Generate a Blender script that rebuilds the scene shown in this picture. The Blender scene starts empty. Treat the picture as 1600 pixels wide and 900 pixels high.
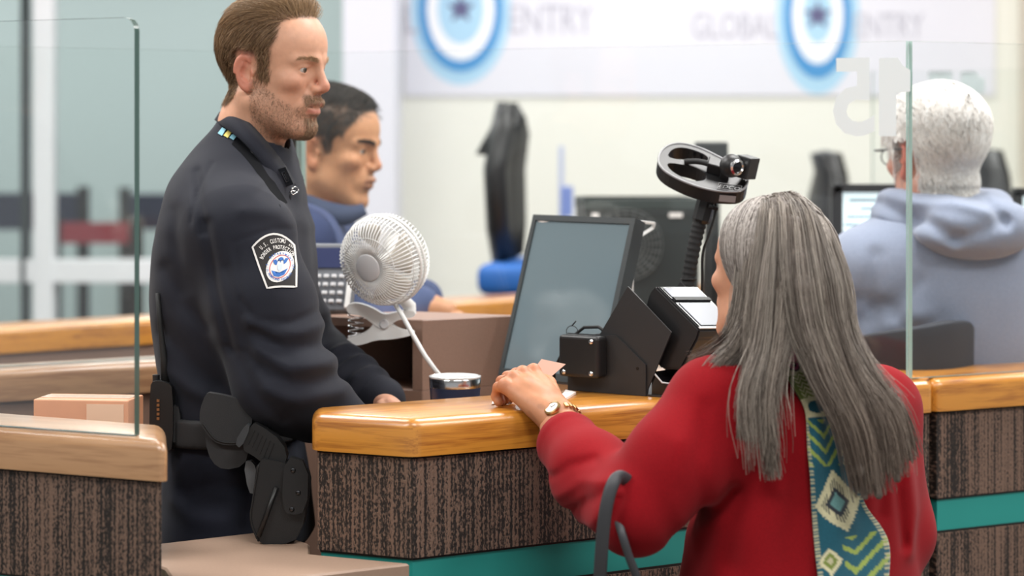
import bpy, bmesh, math, random
import numpy as np
from mathutils import Vector, Matrix
from mathutils.bvhtree import BVHTree
random.seed(7); rng = np.random.default_rng(7)
SC = bpy.context.scene
COL = SC.collection
# ---------------------------------------------------------------- camera, world, lights, exposure
FPX, HZ, ZC = 3600.0, 220.0, 1.62          # focal length in px of the 1600 px frame, horizon row, lens height
cam = bpy.data.objects.new('camera', bpy.data.cameras.new('camera')); COL.objects.link(cam)
cam.location = (0, 0, ZC); cam.rotation_euler = (math.pi/2, 0, 0)
cam.data.sensor_width = 36.0; cam.data.lens = 36.0*FPX/1600.0
cam.data.shift_y = -(450.0-HZ)/1600.0
cam.data.clip_start = .1; cam.data.clip_end = 60
cam.data.dof.use_dof = True; cam.data.dof.focus_distance = 3.68; cam.data.dof.aperture_fstop = 2.7
SC.camera = cam
world = bpy.data.worlds.new('world'); SC.world = world; world.use_nodes = True
world.node_tree.nodes['Background'].inputs[0].default_value = (.95, .98, 1.0, 1)
world.node_tree.nodes['Background'].inputs[1].default_value = .36
SC.view_settings.view_transform = 'Standard'; SC.view_settings.look = 'None'
SC.view_settings.gamma = 1.0; SC.view_settings.use_curve_mapping = False
SC.view_settings.exposure = 0.3
def area(name, loc, sx, sy, power, col=(1, .985, .96), rot=(0, 0, 0)):
    l = bpy.data.lights.new(name, 'AREA'); l.shape = 'RECTANGLE'; l.size = sx; l.size_y = sy
    l.energy = power; l.color = col
    o = bpy.data.objects.new(name, l); o.location = loc; o.rotation_euler = rot; COL.objects.link(o)
    return o
CEIL = 3.3
for (lx, ly, pw) in ((-1.9, 1.9, 44), (.5, 1.7, 40), (2.2, 2.6, 44), (-1.5, 4.2, 50), (.9, 4.4, 50), (3.0, 5.0, 44),
                 (-1.0, 6.9, 42), (1.6, 7.0, 42), (-3.2, 6.2, 36), (.6, 8.3, 16), (-3.5, 11.0, 60), (-1.2, 11.0, 50)):
    area('ceiling_lamp', (lx, ly, CEIL-.02), 1.25, .62, pw)

# ---------------------------------------------------------------- helpers
def S(h):
    h = h.lstrip('#'); c = [int(h[i:i+2], 16)/255 for i in (0, 2, 4)]
    return tuple((v/12.92 if v <= .04045 else ((v+.055)/1.055)**2.4) for v in c)
def P(px, py, Y): return np.array([(px-800.)/FPX*Y, Y, ZC-(py-HZ)/FPX*Y])
def V(*a): return np.array(a, float)
def unit(v): v = np.asarray(v, float); return v/np.linalg.norm(v)
def deg2(a): return np.array([math.cos(math.radians(a)), math.sin(math.radians(a))])
def node(nt, t, **kw):
    n = nt.nodes.new(t)
    for k, v in kw.items():
        if k[0] == 'i' and k[1:].isdigit(): n.inputs[int(k[1:])].default_value = v
        else: setattr(n, k, v)
    return n
def mat(name, col, rough=.5, metal=0, noise=0, nscale=40, bump=0, bscale=200, coat=0, spec=.5, stretch=(1, 1, 1), attr=None, emit=0, sheen=0, sss=0):
    m = bpy.data.materials.new(name); m.use_nodes = True; nt = m.node_tree; b = nt.nodes['Principled BSDF']
    if isinstance(col, str): col = S(col)
    b.inputs['Base Color'].default_value = (*col, 1); b.inputs['Roughness'].default_value = rough
    b.inputs['Metallic'].default_value = metal; b.inputs['Coat Weight'].default_value = coat
    b.inputs['Coat Roughness'].default_value = .12; b.inputs['Specular IOR Level'].default_value = spec
    if sheen: b.inputs['Sheen Weight'].default_value = sheen; b.inputs['Sheen Roughness'].default_value = .5
    if sss:
        b.inputs['Subsurface Weight'].default_value = sss
        b.inputs['Subsurface Radius'].default_value = (1, .35, .2); b.inputs['Subsurface Scale'].default_value = .006
    if emit:
        b.inputs['Emission Color'].default_value = (*col, 1); b.inputs['Emission Strength'].default_value = emit
    src = None
    if noise or bump:
        tc = node(nt, 'ShaderNodeTexCoord'); mp = node(nt, 'ShaderNodeMapping'); mp.inputs['Scale'].default_value = stretch
        nt.links.new(tc.outputs['Object'], mp.inputs['Vector'])
    if attr:
        a = node(nt, 'ShaderNodeAttribute', attribute_name=attr); src = a.outputs['Color']
    if noise:
        n = node(nt, 'ShaderNodeTexNoise'); n.inputs['Scale'].default_value = nscale; n.inputs['Detail'].default_value = 4
        nt.links.new(mp.outputs[0], n.inputs['Vector'])
        r = node(nt, 'ShaderNodeMapRange'); r.inputs['From Min'].default_value = .3; r.inputs['From Max'].default_value = .7
        r.inputs['To Min'].default_value = 1-noise; r.inputs['To Max'].default_value = 1+noise
        nt.links.new(n.outputs['Fac'], r.inputs['Value'])
        x = node(nt, 'ShaderNodeVectorMath', operation='SCALE')
        if src is not None: nt.links.new(src, x.inputs[0])
        else: x.inputs[0].default_value = col
        nt.links.new(r.outputs[0], x.inputs['Scale']); src = x.outputs[0]
    if src is not None: nt.links.new(src, b.inputs['Base Color'])
    if bump:
        n = node(nt, 'ShaderNodeTexNoise'); n.inputs['Scale'].default_value = bscale; n.inputs['Detail'].default_value = 2
        nt.links.new(mp.outputs[0], n.inputs['Vector'])
        bp = node(nt, 'ShaderNodeBump'); bp.inputs['Strength'].default_value = bump; bp.inputs['Distance'].default_value = .001
        nt.links.new(n.outputs['Fac'], bp.inputs['Height']); nt.links.new(bp.outputs[0], b.inputs['Normal'])
    return m
def wood_mat(name, c1, c2, ang, rough=.32):
    m = bpy.data.materials.new(name); m.use_nodes = True; nt = m.node_tree; b = nt.nodes['Principled BSDF']
    tc = node(nt, 'ShaderNodeTexCoord'); mp = node(nt, 'ShaderNodeMapping')
    mp.inputs['Rotation'].default_value = (0, 0, -math.radians(ang)); nt.links.new(tc.outputs['Object'], mp.inputs[0])
    mp2 = node(nt, 'ShaderNodeMapping'); mp2.inputs['Scale'].default_value = (3.2, 26, 40); nt.links.new(mp.outputs[0], mp2.inputs[0])
    n = node(nt, 'ShaderNodeTexNoise'); n.inputs['Scale'].default_value = 1.6; n.inputs['Detail'].default_value = 6
    n.inputs['Distortion'].default_value = 1.1; nt.links.new(mp2.outputs[0], n.inputs[0])
    mp3 = node(nt, 'ShaderNodeMapping'); mp3.inputs['Scale'].default_value = (9, 260, 300); nt.links.new(mp.outputs[0], mp3.inputs[0])
    n2 = node(nt, 'ShaderNodeTexNoise'); n2.inputs['Scale'].default_value = 1.5; n2.inputs['Detail'].default_value = 3; nt.links.new(mp3.outputs[0], n2.inputs[0])
    mx = node(nt, 'ShaderNodeMath', operation='MULTIPLY_ADD'); mx.inputs[1].default_value = .45; nt.links.new(n2.outputs['Fac'], mx.inputs[0]); nt.links.new(n.outputs['Fac'], mx.inputs[2])
    cr = node(nt, 'ShaderNodeValToRGB'); e = cr.color_ramp.elements
    e[0].position = .5; e[0].color = (*S(c2), 1); e[1].position = .78; e[1].color = (*S(c1), 1)
    nt.links.new(mx.outputs[0], cr.inputs[0]); nt.links.new(cr.outputs[0], b.inputs['Base Color'])
    b.inputs['Roughness'].default_value = rough; b.inputs['Coat Weight'].default_value = .85; b.inputs['Coat Roughness'].default_value = .27
    return m
def ribbed_mat(name, ang):
    """vertical ribbed brown wall covering with black flecks"""
    m = bpy.data.materials.new(name); m.use_nodes = True; nt = m.node_tree; b = nt.nodes['Principled BSDF']
    tc = node(nt, 'ShaderNodeTexCoord'); mp = node(nt, 'ShaderNodeMapping')
    mp.inputs['Rotation'].default_value = (0, 0, -math.radians(ang)); nt.links.new(tc.outputs['Object'], mp.inputs[0])
    def nz(scale, det=2, s=1.0):
        q = node(nt, 'ShaderNodeMapping'); q.inputs['Scale'].default_value = scale; nt.links.new(mp.outputs[0], q.inputs[0])
        n = node(nt, 'ShaderNodeTexNoise'); n.inputs['Scale'].default_value = s; n.inputs['Detail'].default_value = det; nt.links.new(q.outputs[0], n.inputs[0]); return n.outputs['Fac']
    w = node(nt, 'ShaderNodeTexWave', wave_type='BANDS', bands_direction='X'); w.inputs['Scale'].default_value = 40; w.inputs['Distortion'].default_value = .6
    w.inputs['Detail'].default_value = 1; q = node(nt, 'ShaderNodeMapping'); q.inputs['Scale'].default_value = (1, 1, .03); nt.links.new(mp.outputs[0], q.inputs[0]); nt.links.new(q.outputs[0], w.inputs[0])
    fleck = nz((480, 60, 210), 2); streak = nz((130, 20, 3), 3); broad = nz((16, 5, 1.6), 2)
    s1 = node(nt, 'ShaderNodeMath', operation='MULTIPLY_ADD'); s1.inputs[1].default_value = .75; nt.links.new(streak, s1.inputs[0]); nt.links.new(fleck, s1.inputs[2])
    s2 = node(nt, 'ShaderNodeMath', operation='MULTIPLY_ADD'); s2.inputs[1].default_value = .16; nt.links.new(w.outputs['Fac'], s2.inputs[0]); nt.links.new(s1.outputs[0], s2.inputs[2])
    s3 = node(nt, 'ShaderNodeMath', operation='MULTIPLY_ADD'); s3.inputs[1].default_value = .25; nt.links.new(broad, s3.inputs[0]); nt.links.new(s2.outputs[0], s3.inputs[2])
    cr = node(nt, 'ShaderNodeValToRGB'); e = cr.color_ramp.elements
    e[0].position = .88; e[0].color = (*S('#211915'), 1); e[1].position = 1.0; e[1].color = (*S('#7b6152'), 1)
    e2 = e.new(.93); e2.color = (*S('#55443b'), 1)
    sc_ = node(nt, 'ShaderNodeMath', operation='MULTIPLY'); sc_.inputs[1].default_value = .86
    nt.links.new(s3.outputs[0], sc_.inputs[0]); nt.links.new(sc_.outputs[0], cr.inputs[0]); nt.links.new(cr.outputs[0], b.inputs['Base Color'])
    b.inputs['Roughness'].default_value = .62
    bp = node(nt, 'ShaderNodeBump'); bp.inputs['Strength'].default_value = .7; bp.inputs['Distance'].default_value = .003
    nt.links.new(s2.outputs[0], bp.inputs['Height']); nt.links.new(bp.outputs[0], b.inputs['Normal'])
    return m
def glass_mat(name, tint=(.985, .995, .992), refl=1.0):
    m = bpy.data.materials.new(name); m.use_nodes = True; nt = m.node_tree; nt.nodes.remove(nt.nodes['Principled BSDF'])
    out = nt.nodes['Material Output']; t = node(nt, 'ShaderNodeBsdfTransparent'); t.inputs[0].default_value = (*tint, 1)
    g = node(nt, 'ShaderNodeBsdfGlossy'); g.inputs['Roughness'].default_value = .02; g.inputs[0].default_value = (refl, refl, refl, 1)
    fr = node(nt, 'ShaderNodeFresnel'); fr.inputs[0].default_value = 1.36
    mx = node(nt, 'ShaderNodeMixShader'); nt.links.new(fr.outputs[0], mx.inputs[0]); nt.links.new(t.outputs[0], mx.inputs[1]); nt.links.new(g.outputs[0], mx.inputs[2])
    nt.links.new(mx.outputs[0], out.inputs[0]); return m

def mesh_from(name, verts, faces):
    me = bpy.data.meshes.new(name); me.from_pydata([tuple(map(float, v)) for v in verts], [], [tuple(int(i) for i in f) for f in faces]); me.update(); return me
def fast_mesh(name, v, f):
    """numpy verts (N,3), faces (M,k)"""
    v = np.ascontiguousarray(v, np.float32); f = np.ascontiguousarray(f, np.int32); k = f.shape[1]
    me = bpy.data.meshes.new(name); me.vertices.add(len(v)); me.vertices.foreach_set('co', v.ravel())
    me.loops.add(f.size); me.loops.foreach_set('vertex_index', f.ravel()); me.polygons.add(len(f))
    me.polygons.foreach_set('loop_start', np.arange(0, f.size, k, dtype=np.int32))
    me.update(calc_edges=True); me.validate(); return me
def link(name, me, m=None, parent=None, smooth=False):
    o = bpy.data.objects.new(name, me); COL.objects.link(o)
    if m is not None and len(me.materials) == 0: me.materials.append(m)
    if parent is not None: o.parent = parent
    if smooth: me.polygons.foreach_set('use_smooth', [True]*len(me.polygons))
    return o
def empty(name, loc=(0, 0, 0)):
    """children are built in world coordinates, so the empty sits at the thing's base and its children are counter-shifted"""
    o = bpy.data.objects.new(name, None); o.location = tuple(map(float, loc)); COL.objects.link(o); o.empty_display_size = .05; return o
def tag(o, label=None, cat=None, group=None, kind=None):
    if label: o['label'] = label
    if cat: o['category'] = cat
    if group: o['group'] = group
    if kind: o['kind'] = kind
    return o
def thing(name, label, cat, loc=(0, 0, 0), group=None): return tag(empty(name, loc), label, cat, group)
class MB:
    """collects shapes in world coordinates; build() links them as one mesh object"""
    def __init__(s): s.bm = bmesh.new()
    def add(s, verts, faces):
        vs = [s.bm.verts.new(tuple(map(float, v))) for v in verts]
        for f in faces:
            try: s.bm.faces.new([vs[i] for i in f])
            except ValueError: pass
        return vs
    def prism(s, pts, z0, z1, bev=0, seg=3, sel='top'):
        n = len(pts); b = bmesh.new()
        lo = [b.verts.new((p[0], p[1], z0)) for p in pts]; hi = [b.verts.new((p[0], p[1], z1)) for p in pts]
        b.faces.new(lo[::-1]); b.faces.new(hi)
        for i in range(n): b.faces.new((lo[i], lo[(i+1) % n], hi[(i+1) % n], hi[i]))
        bmesh.ops.recalc_face_normals(b, faces=b.faces)
        if bev:
            ed = [e for e in b.edges if sel == 'all' or (e.verts[0].co.z > z1-1e-6 or e.verts[1].co.z > z1-1e-6)]
            bmesh.ops.bevel(b, geom=ed, offset=bev, segments=seg, profile=.5, affect='EDGES')
        s.merge(b); return s
    def merge(s, b, M=None):
        if M is not None: b.transform(M)
        me = bpy.data.meshes.new('t'); b.to_mesh(me); b.free(); s.bm.from_mesh(me); bpy.data.meshes.remove(me)
    def box(s, c, ax, ay, az, hx, hy, hz, bev=0, seg=2):
        b = bmesh.new(); bmesh.ops.create_cube(b, size=2)
        ax, ay, az = map(np.asarray, (ax, ay, az))
        for v in b.verts:
            q = np.asarray(c)+ax*hx*v.co.x+ay*hy*v.co.y+az*hz*v.co.z; v.co = q
        bmesh.ops.recalc_face_normals(b, faces=b.faces)
        if bev: bmesh.ops.bevel(b, geom=b.edges[:], offset=bev, segments=seg, profile=.5, affect='EDGES')
        s.merge(b); return s
    def tube(s, pts, r, n=10, cap=True):
        pts = [np.asarray(p, float) for p in pts]; m = len(pts); rr = r if hasattr(r, '__len__') else [r]*m
        t = [unit(pts[min(i+1, m-1)]-pts[max(i-1, 0)]) for i in range(m)]
        a = np.array([0, 0, 1.]) if abs(t[0][2]) < .9 else np.array([1., 0, 0]); u = unit(np.cross(t[0], a)); vs = []
        for i in range(m):
            u = unit(u-t[i]*np.dot(u, t[i])); w = np.cross(t[i], u)
            for k in range(n):
                an = 2*math.pi*k/n; vs.append(pts[i]+rr[i]*(u*math.cos(an)+w*math.sin(an)))
        f = [(i*n+k, i*n+(k+1) % n, (i+1)*n+(k+1) % n, (i+1)*n+k) for i in range(m-1) for k in range(n)]
        if cap: f += [tuple(range(n))[::-1], tuple((m-1)*n+k for k in range(n))]
        s.add(vs, f); return s
    def plate(s, pts, nrm, th):
        """planar polygon of 3-D points, extruded by th along nrm"""
        nrm = unit(nrm); n = len(pts); a = [np.asarray(p, float) for p in pts]; v = a+[p+nrm*th for p in a]
        s.add(v, [tuple(range(n))[::-1], tuple(range(n, 2*n))]+[(i, (i+1) % n, n+(i+1) % n, n+i) for i in range(n)]); return s
    def lathe(s, c, axis, prof, n=24):
        """prof: list of (radius, along)"""
        c = np.asarray(c, float); ax = unit(axis); a = np.array([0, 0, 1.]) if abs(ax[2]) < .9 else np.array([1., 0, 0]); u = unit(np.cross(ax, a)); w = np.cross(ax, u); v = []
        for r, h in prof:
            for k in range(n):
                an = 2*math.pi*k/n; v.append(c+ax*h+r*(u*math.cos(an)+w*math.sin(an)))
        f = [(i*n+k, i*n+(k+1) % n, (i+1)*n+(k+1) % n, (i+1)*n+k) for i in range(len(prof)-1) for k in range(n)]
        s.add(v, f); return s
    def build(s, name, m, parent=None, smooth=False, auto=None):
        bmesh.ops.remove_doubles(s.bm, verts=s.bm.verts[:], dist=1e-6)
        bmesh.ops.recalc_face_normals(s.bm, faces=s.bm.faces[:])
        me = bpy.data.meshes.new(name); s.bm.to_mesh(me); s.bm.free()
        o = link(name, me, m, None, smooth)
        if auto is not None: me.set_sharp_from_angle(angle=math.radians(auto)) if hasattr(me, 'set_sharp_from_angle') else None
        if parent is not None: adopt(o, parent)
        return o
def adopt(o, parent):
    o.parent = parent; l = parent; inv = Vector((0, 0, 0))
    while l is not None: inv -= l.location; l = l.parent
    # children keep world coordinates
    o.location = o.location+inv if o.type != 'EMPTY' else o.location
    return o
_tcache = {}
def text_mesh(txt, size, extrude=0.0, bold=0.0):
    c = bpy.data.curves.new('t', 'FONT'); c.body = txt; c.size = size; c.extrude = extrude; c.offset = bold; c.resolution_u = 3
    c.align_x = 'CENTER'; c.align_y = 'CENTER'
    o = bpy.data.objects.new('t', c); COL.objects.link(o); bpy.context.view_layer.update()
    dg = bpy.context.evaluated_depsgraph_get(); me = bpy.data.meshes.new_from_object(o.evaluated_get(dg))
    v = np.array([tuple(x.co) for x in me.vertices]); f = [tuple(p.vertices) for p in me.polygons]
    bpy.data.objects.remove(o); bpy.data.curves.remove(c); bpy.data.meshes.remove(me)
    return v, f
def text_on(mb, txt, size, o, ux, uy, extrude=.0, bold=0, mirror=False, sx=1.0):
    v, f = text_mesh(txt, size, extrude, bold); ux = unit(ux); uy = unit(uy); un = np.cross(ux, uy)
    if len(v) == 0: return
    x = v[:, 0:1]*sx*(-1 if mirror else 1)
    mb.add(np.asarray(o)+x*ux+v[:, 1:2]*uy+v[:, 2:3]*un, f)

# ---------------------------------------------------------------- materials of the place
M = {}
aA, aB = 33.0, 153.0
A2, B2 = deg2(aA), deg2(aB); NA = np.array([-A2[1], A2[0]]); NB = np.array([B2[1], -B2[0]])   # NA, NB point away from the camera
A3, B3 = V(*A2, 0), V(*B2, 0); UP = V(0, 0, 1)
M['wood'] = wood_mat('oak_wood', '#cf8b33', '#9c5c1d', aA)
M['woodB'] = wood_mat('oak_wood_b', '#cf8b33', '#9c5c1d', aB)
M['woodD'] = wood_mat('oak_wood_dull', '#b58a63', '#94694a', aA, .4)  # same oak as the counters, with the shade put into its colour
M['woodShadeB'] = wood_mat('oak_wood_shaded_b', '#b98d64', '#9a6f4b', aB, .35)  # shaded oak copy for the other grain direction, shade painted in
M['ribA'] = ribbed_mat('ribbed_a', aA); M['ribB'] = ribbed_mat('ribbed_b', aB)
M['teal'] = mat('teal_laminate', '#2a958d', .42, noise=.03, nscale=8)
M['black'] = mat('black_reveal', '#15130f', .5)
M['lam'] = mat('brown_laminate', '#8f7263', .5, noise=.05, nscale=300)
M['lamT'] = mat('taupe_laminate', '#a08674', .45, noise=.04, nscale=250)
M['lamD'] = mat('dark_laminate', '#6b4c3c', .55, noise=.06, nscale=200)
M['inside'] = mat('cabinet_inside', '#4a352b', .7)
M['glass'] = glass_mat('clear_glass'); M['edge'] = mat('glass_edge', '#b9d2cb', .15, spec=.8)
M['edgeD'] = mat('glass_edge_dark', '#3d5750', .15, spec=.8)
M['frost'] = mat('frosted_vinyl', '#e9eff0', .6)
M['wall'] = mat('warm_white_paint', '#e9e9e0', .8, noise=.01, nscale=3)
M['banner'] = mat('banner_vinyl', '#dfdfe8', .5)
M['col'] = mat('pale_column_paint', '#dcdce6', .7)
M['tealwall'] = mat('pale_teal_paint', '#aab9ba', .8)
M['floor'] = mat('grey_carpet', '#77736d', .95, noise=.15, nscale=120)
M['ceil'] = mat('ceiling_tile', '#e8e8e4', .9)
M['white'] = mat('white_frame_paint', '#e6e8ec', .5)
M['gasket'] = mat('dark_gasket', '#2b3436', .5)

# ---------------------------------------------------------------- the room
def struct(o, label, cat=None): tag(o, label, cat, kind='structure'); return o
struct(MB().prism([(-9, -3), (7, -3), (7, 14), (-9, 14)], -.05, 0).build('floor', M['floor']), 'grey carpeted floor of the inspection hall')
struct(MB().prism([(-9, -3), (7, -3), (7, 14), (-9, 14)], CEIL, CEIL+.05).build('ceiling', M['ceil']), 'white tiled ceiling above the hall')
WY = 9.0
struct(MB().prism([(-.43, WY), (1.98, WY), (1.98, WY+.12), (-.43, WY+.12)], 0, CEIL).build('wall_back', M['wall']), 'warm white back wall carrying the printed banner')
struct(MB().prism([(1.98, WY-.3), (6.5, WY-.3), (6.5, WY+.1), (1.98, WY+.1)], 0, CEIL).build('wall_right', mat('beige_paint', '#cfc6b8', .8)), 'beige wall beyond the right end of the banner')
struct(MB().prism([(-.62, WY-.55), (-.43, WY-.55), (-.43, WY+.12), (-.62, WY+.12)], 0, CEIL).build('trim_1', M['col']), 'pale lavender grey column at the end of the banner wall')
struct(MB().prism([(-9, 12.6), (-.6, 12.6), (-.6, 12.7), (-9, 12.7)], 0, CEIL).build('wall_left', M['tealwall']), 'pale teal wall seen through the interior glazing')
# interior glazing on the left
WG = WY-.45
def wx(px, Y=WG): return (px-800)/FPX*Y
def wz(py, Y=WG): return ZC-(py-HZ)/FPX*Y
win = tag(empty('window_1', (-1.6, WG, 0)), 'white framed interior glazing behind the officers', None, kind='structure')
fr = MB()
for a, b in ((56, 86),): fr.box(V((wx(a)+wx(b))/2, WG, 1.65), V(1, 0, 0), V(0, 1, 0), UP, (wx(b)-wx(a))/2, .05, 1.65, .004)
fr.box(V(wx(-800), WG, 1.65), V(1, 0, 0), V(0, 1, 0), UP, .04, .05, 1.65, .004)
fr.build('mullion', M['white'], win)
MB().box(V((wx(-800)+wx(553))/2, WG, (wz(405)+wz(441))/2), V(1, 0, 0), V(0, 1, 0), UP, (wx(553)-wx(-800))/2-.02, .045, (wz(405)-wz(441))/2, .004).build('transom_rail', M['white'], win)
MB().box(V((wx(-800)+wx(553))/2, WG, wz(560)), V(1, 0, 0), V(0, 1, 0), UP, (wx(553)-wx(-800))/2-.02, .045, .05, .004).build('sill_rail', M['white'], win)
g = MB()
for px in (40, 548): g.box(V(wx(px), WG, 1.65), V(1, 0, 0), V(0, 1, 0), UP, .009, .05, 1.65)
g.build('gasket_strip', M['gasket'], win)
for a, b in ((-800, 40), (86, 548)):
    MB().box(V((wx(a)+wx(b))/2, WG, 1.65), V(1, 0, 0), V(0, 1, 0), UP, (wx(b)-wx(a))/2, .004, 1.65).build('pane', M['glass'], win)
# banner with lettering and round seals
MB().box(V((-.43+1.885)/2+.005, WY-.006, wz(150, WY)+.75), V(1, 0, 0), V(0, 1, 0), UP, (1.885+.42)/2, .004, .75).build('banner', M['banner'])
bn = bpy.data.objects['banner']; tag(bn, 'pale printed banner with blue round seals across the back wall', 'banner')
mt_txt = mat('banner_grey_ink', '#b9b8c4', .5); mt_bl = mat('banner_blue_ink', '#3f8fcb', .5); mt_lb = mat('banner_pale_blue_ink', '#a9d0e8', .5)
mt_wh = mat('banner_white_ink', '#eef0f4', .5); mt_dk = mat('banner_dark_ink', '#5a5a80', .5)
def disc(c, r0, r1, y, m, nm, par, n=48, ry=1.0):
    mb = MB(); v = []
    for k in range(n):
        a = 2*math.pi*k/n; v += [V(c[0]+r0*math.cos(a), y, c[1]+r0*ry*math.sin(a)), V(c[0]+r1*math.cos(a), y, c[1]+r1*ry*math.sin(a))]
    mb.add(v, [(2*k, 2*k+1, (2*k+3) % (2*n), (2*k+2) % (2*n)) for k in range(n)]); return mb.build(nm, m, par)
def ink_text(txt, pxc, pyc, hpx, wpx, par):
    mb = MB(); v, f = text_mesh(txt, 1.0); w = v[:, 0].max()-v[:, 0].min(); h = v[:, 1].max()-v[:, 1].min()
    s = WY/FPX; sx = wpx*s/w; sy = hpx*s/h; c = P(pxc, pyc, WY-.012)
    mb.add(np.stack([c[0]+v[:, 0]*sx, np.full(len(v), WY-.012), c[2]+(v[:, 1]-v[:, 1].mean()*0)*sy], 1), f)
    mb.build('lettering', mt_txt, par)
for (cx, cy, r, ry, words) in ((720, 14, 62, 1.52, (('GLOBAL', 560, 34, 44, 176), ('ENTRY', 860, 32, 44, 130))), (1277, 24, 49, 1.9, (('GLOBAL', 1148, 42, 40, 134), ('ENTRY', 1388, 42, 38, 108)))):
    s = WY/FPX; c = P(cx, cy, WY); cc = (c[0], c[2])
    disc(cc, 0, (r+16)*s, WY-.0105, mt_lb, 'seal_halo', bn, ry=ry); disc(cc, (r-9)*s, (r+3)*s, WY-.0125, mt_bl, 'seal_ring', bn, ry=ry)
    disc(cc, (r-26)*s, (r-9)*s, WY-.012, mt_wh, 'seal_band', bn, ry=ry); disc(cc, 0, (r-26)*s, WY-.0122, mt_lb, 'seal_field', bn, ry=ry)
    mb = MB(); st = [V(cc[0]+(16 if k % 2 == 0 else 7)*1.5*s*math.sin(k*math.pi/5), WY-.0135, cc[1]+(16 if k % 2 == 0 else 7)*1.5*s*math.cos(k*math.pi/5)) for k in range(10)]
    mb.add(st, [tuple(range(10))]); mb.build('seal_star', mt_dk, bn)
    for w in words:
        if w[0] == 'GLOBAL' and cx == 720: w = ('L', 641, 32, 44, 20)
        ink_text(w[0], w[1], w[2], w[3], w[4], bn)

# ---------------------------------------------------------------- counters
ZT, ZB, ZS = 1.197, 1.139, .98          # cap top, cap underside, ledge level
C0 = np.array([-.1507, 3.5]); C1 = np.array([-.31, 3.58]); C2 = np.array([-.318, 3.665]); DEP = .225
CJ = C0+A2*1.075
def inset(poly, d):
    """shrink a convex ccw/cw polygon"""
    p = [np.asarray(q, float) for q in poly]; n = len(p); ar = sum(p[i][0]*p[(i+1) % n][1]-p[(i+1) % n][0]*p[i][1] for i in range(n)); sg = 1 if ar > 0 else -1; out = []
    for i in range(n):
        a, b, c = p[i-1], p[i], p[(i+1) % n]; d1 = unit(b-a); d2 = unit(c-b); n1 = sg*np.array([-d1[1], d1[0]]); n2 = sg*np.array([-d2[1], d2[0]])
        m_ = n1+n2; out.append(b+m_*d/(1+np.dot(n1, n2)))
    return out
def counter(name, label, cap, m_cap, m_rib, group='booth counters', end=None):
    r = thing(name, label, 'counter', (*np.mean(cap, 0), 0), group)
    wc0 = MB().prism(cap, ZB, ZT, .017, 4).build('wood_cap', m_cap, r, True, 40)
    MB().prism(inset(cap, .012), ZB-.004, ZB).build('reveal_strip', M['black'], r)
    rp0 = MB().prism(inset(cap, .008), ZS+.004, ZB-.004).build('ribbed_panel', m_rib, r)
    MB().prism(inset(cap, .012), ZS, ZS+.004).build('reveal_strip', M['black'], r)
    MB().prism(inset(cap, .014), .925, ZS).build('teal_band', M['teal'], r)
    MB().prism(inset(cap, .012), .921, .925).build('reveal_strip', M['black'], r)
    MB().prism(inset(cap, .008), .06, .921).build('ribbed_panel', m_rib, r)
    MB().prism(inset(cap, .03), 0, .06).build('kick_plate', M['black'], r)
    if end is not None:
        for o, m2 in ((wc0, M['woodB']), (rp0, M['ribB'])):
            o.data.materials.append(m2)
            for p in o.data.polygons:
                if p.normal.x*end[0]+p.normal.y*end[1] > .8: p.material_index = 1
    return r
capM = [C0, CJ, CJ+NA*DEP, C0+NA*DEP-A2*0.02+0*A2, C2, C1]
capM = [C0, CJ, CJ+NA*DEP, C2, C1]
counter('service_counter', 'oak topped counter with ribbed brown front where the woman leans', capM, M['wood'], M['ribA'], end=unit(np.array([C1[1]-C0[1], -(C1[0]-C0[0])])*-1))
AR = deg2(30.0); NR = np.array([-AR[1], AR[0]])
capR = [CJ+AR*.0015, CJ+AR*1.6, CJ+AR*1.6+NR*DEP, CJ+AR*.0015+NR*DEP*1.0]
counter('service_counter', 'oak topped counter with teal band running out of the right edge', capR, M['wood'], M['ribA'])
D0 = np.array([-.4855, 3.245]); D1 = D0+B2*1.1; D2 = np.array([-.517, 3.44])
capL = [D0, D2, D1+NB*.2, D1]
counter('service_counter', 'oak topped counter with ribbed front under the rounded glass, lower left', capL, M['woodShadeB'], M['ribB'])
# low ledge between the two counters, teal edge in front
e0 = C0-A2*.85-NA*.004; e1 = C0-A2*.006-NA*.004
led = thing('low_ledge', 'taupe laminate ledge with teal front bridging the gap between counters', 'ledge', (*((e0+e1)/2), 0))
ledge = [e0, e1, C1+np.array([.012, .012]), C2+np.array([.012, -.0]), C0+NA*.36-A2*.02, C0+NA*.36-A2*.85]
e0 = C0-A2*.388-NA*.004; ledge = [e0, e1, C1-NA*.0+np.array([-.004, -.006]), C2+np.array([-.004, 0]), C2+NA*.145, np.array([-.625, 3.62]), np.array([-.520, 3.455])]
MB().prism(ledge, ZS-.03, ZS-.001, .003, 1).build('ledge_top', M['lamT'], led)
MB().prism([e0+NA*.004, e1+NA*.004, e1+NA*.03, e0+NA*.03], .925, ZS-.03).build('teal_band', M['teal'], led)
MB().prism([e0+NA*.012, e1+NA*.012, e1+NA*.05, e0+NA*.05], 0, .925).build('ribbed_panel', M['ribA'], led)

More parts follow.
